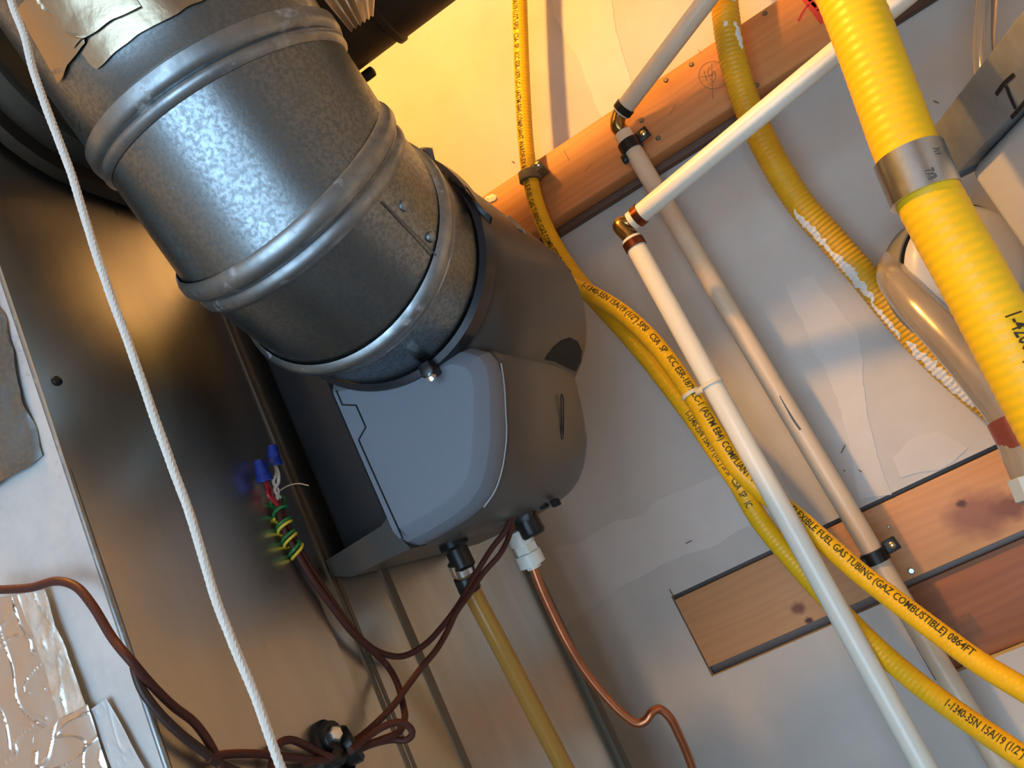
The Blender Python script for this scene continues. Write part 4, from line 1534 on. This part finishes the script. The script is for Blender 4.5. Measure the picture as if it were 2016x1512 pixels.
# ------------------------------------------------------------------ white cabinet, vent collar and hoses on the right
cb = thing('white_cabinet', 'off-white steel cabinet with a galvanized top flange marked I', 'cabinet', Y(2016, 700, 0.85))
CO = Y(1886, 346, 0.76)
# direction of the cabinet front: turned towards the room
fx = Vector((0.292, -0.956, 0)).normalized()
fn_ = Vector((-fx.y, fx.x, 0))
up = Vector((0, 0, 1))


def cbp(u, w, h):
    return CO + fx * u + fn_ * w + up * h


g = G()
c0 = cbp(0.30, 0.15, -0.25)
g.obox(cbp(0.303, 0.154, -0.2505), fx, fn_, up, 0.60, 0.30, 0.50, 0.012, 4)
g.build('body', 'white_metal', cb)
g = G()
g.obox(cbp(0.30, 0.148, 0.0215), fx, fn_, up, 0.61, 0.305, 0.043, 0.002, 2)
tfl = g.build('top_flange', 'flange_metal', cb)
g = G()
g.obox(cbp(0.0, 0.148, 0.021), fx, fn_, up, 0.012, 0.306, 0.046, 0.002, 2)
g.build('flange_end', 'flange_dark', cb)
g = G()


def fl(px, py):
    """point on the front of the flange"""
    o = Vector((0, 0, CAMZ))
    d = ray(px, py)
    base = cbp(0, -0.0045, 0)
    k = (base - o).dot(fn_) / d.dot(fn_)
    return o + d * k


for st in ([(1962, 186), (1978, 164), (1998, 146)], [(1982, 168), (1990, 190), (2001, 214)], [(1992, 232), (2010, 212), (2026, 192)]):
    ribbon(g, [fl(a, b) for a, b in st], 0.0032, -fn_, 0.0006)
g.build('marker_letter', 'marker', tfl)['kind'] = 'stuff'

vc = thing('vent_collar', 'round pale vent canister with a dark gasket ring behind the thick tube', 'vent', Y(1900, 760, 0.86))
cc = Y(1908, 530, 0.93)
axv = Vector((-0.34, 0.93, 0.10)).normalized()
G().lathe(cc + axv * 0.002, axv, [(0, 0.060), (0.0005, 0.0705), (0.006, 0.0725), (0.034, 0.0725), (0.036, 0.068)], 64).build('flange_ring', 'collar_grey', vc)
G().lathe(cc - axv * 0.001, axv, [(0, 0.064), (0.0005, 0.0688), (0.0035, 0.0688), (0.004, 0.064)], 64).build('gasket_ring', 'black', vc)
G().lathe(cc - axv * 0.020, axv, [(0, 0.001), (0.0005, 0.040), (0.004, 0.056), (0.010, 0.0635), (0.0195, 0.0660)], 64).build('canister', 'white_metal', vc)

gh = thing('vinyl_hose', 'grey-brown translucent bent hose with a copper crimp ring', 'hose', Y(2010, 900, 0.80))
ph = [(1762, 520, .945), (1762, 548, .915), (1802, 600, .885), (1852, 652, .868), (1898, 702, .856), (1944, 756, .845), (1990, 818, .838), (2026, 905, .83), (2060, 985, .825)]
PH = Path([Y(*q) for q in ph])
G().tube(PH, lambda s: 0.0165 + 0.003 * min(1, s / 0.2), 28).build('hose', 'vinyl_grey', gh)
sa = PH.nearest(Y(1990, 820, .838))
p, t = PH.at(sa)
G().lathe(p, t, [(0, 0.0192), (0.0005, 0.0212), (0.028, 0.0212), (0.0285, 0.0192)], 32).build('crimp_ring', 'copper_red', gh)
p, t = PH.at(sa + 0.052)
G().lathe(p, t, [(0, 0.019), (0.001, 0.0225), (0.02, 0.0225), (0.021, 0.019)], 8).build('coupling_nut', 'lightblue', gh)

ch = thing('clear_tube', 'clear vinyl tube hanging above the marked flange', 'hose', Y(1938, 190, 0.9))
PV = Path([Y(1948, -120, .90), Y(1942, 0, .90), Y(1937, 90, .90), Y(1940, 160, .90), Y(1950, 240, .90), Y(1960, 300, .91)])
g = G()
g.tube(PV, 0.0100, 24, caps=False)
g.tube(PV, 0.0072, 24, caps=False)
g.build('tube', 'vinyl', ch)

for o in bpy.data.objects:
    if '_org' in o:
        del o['_org']
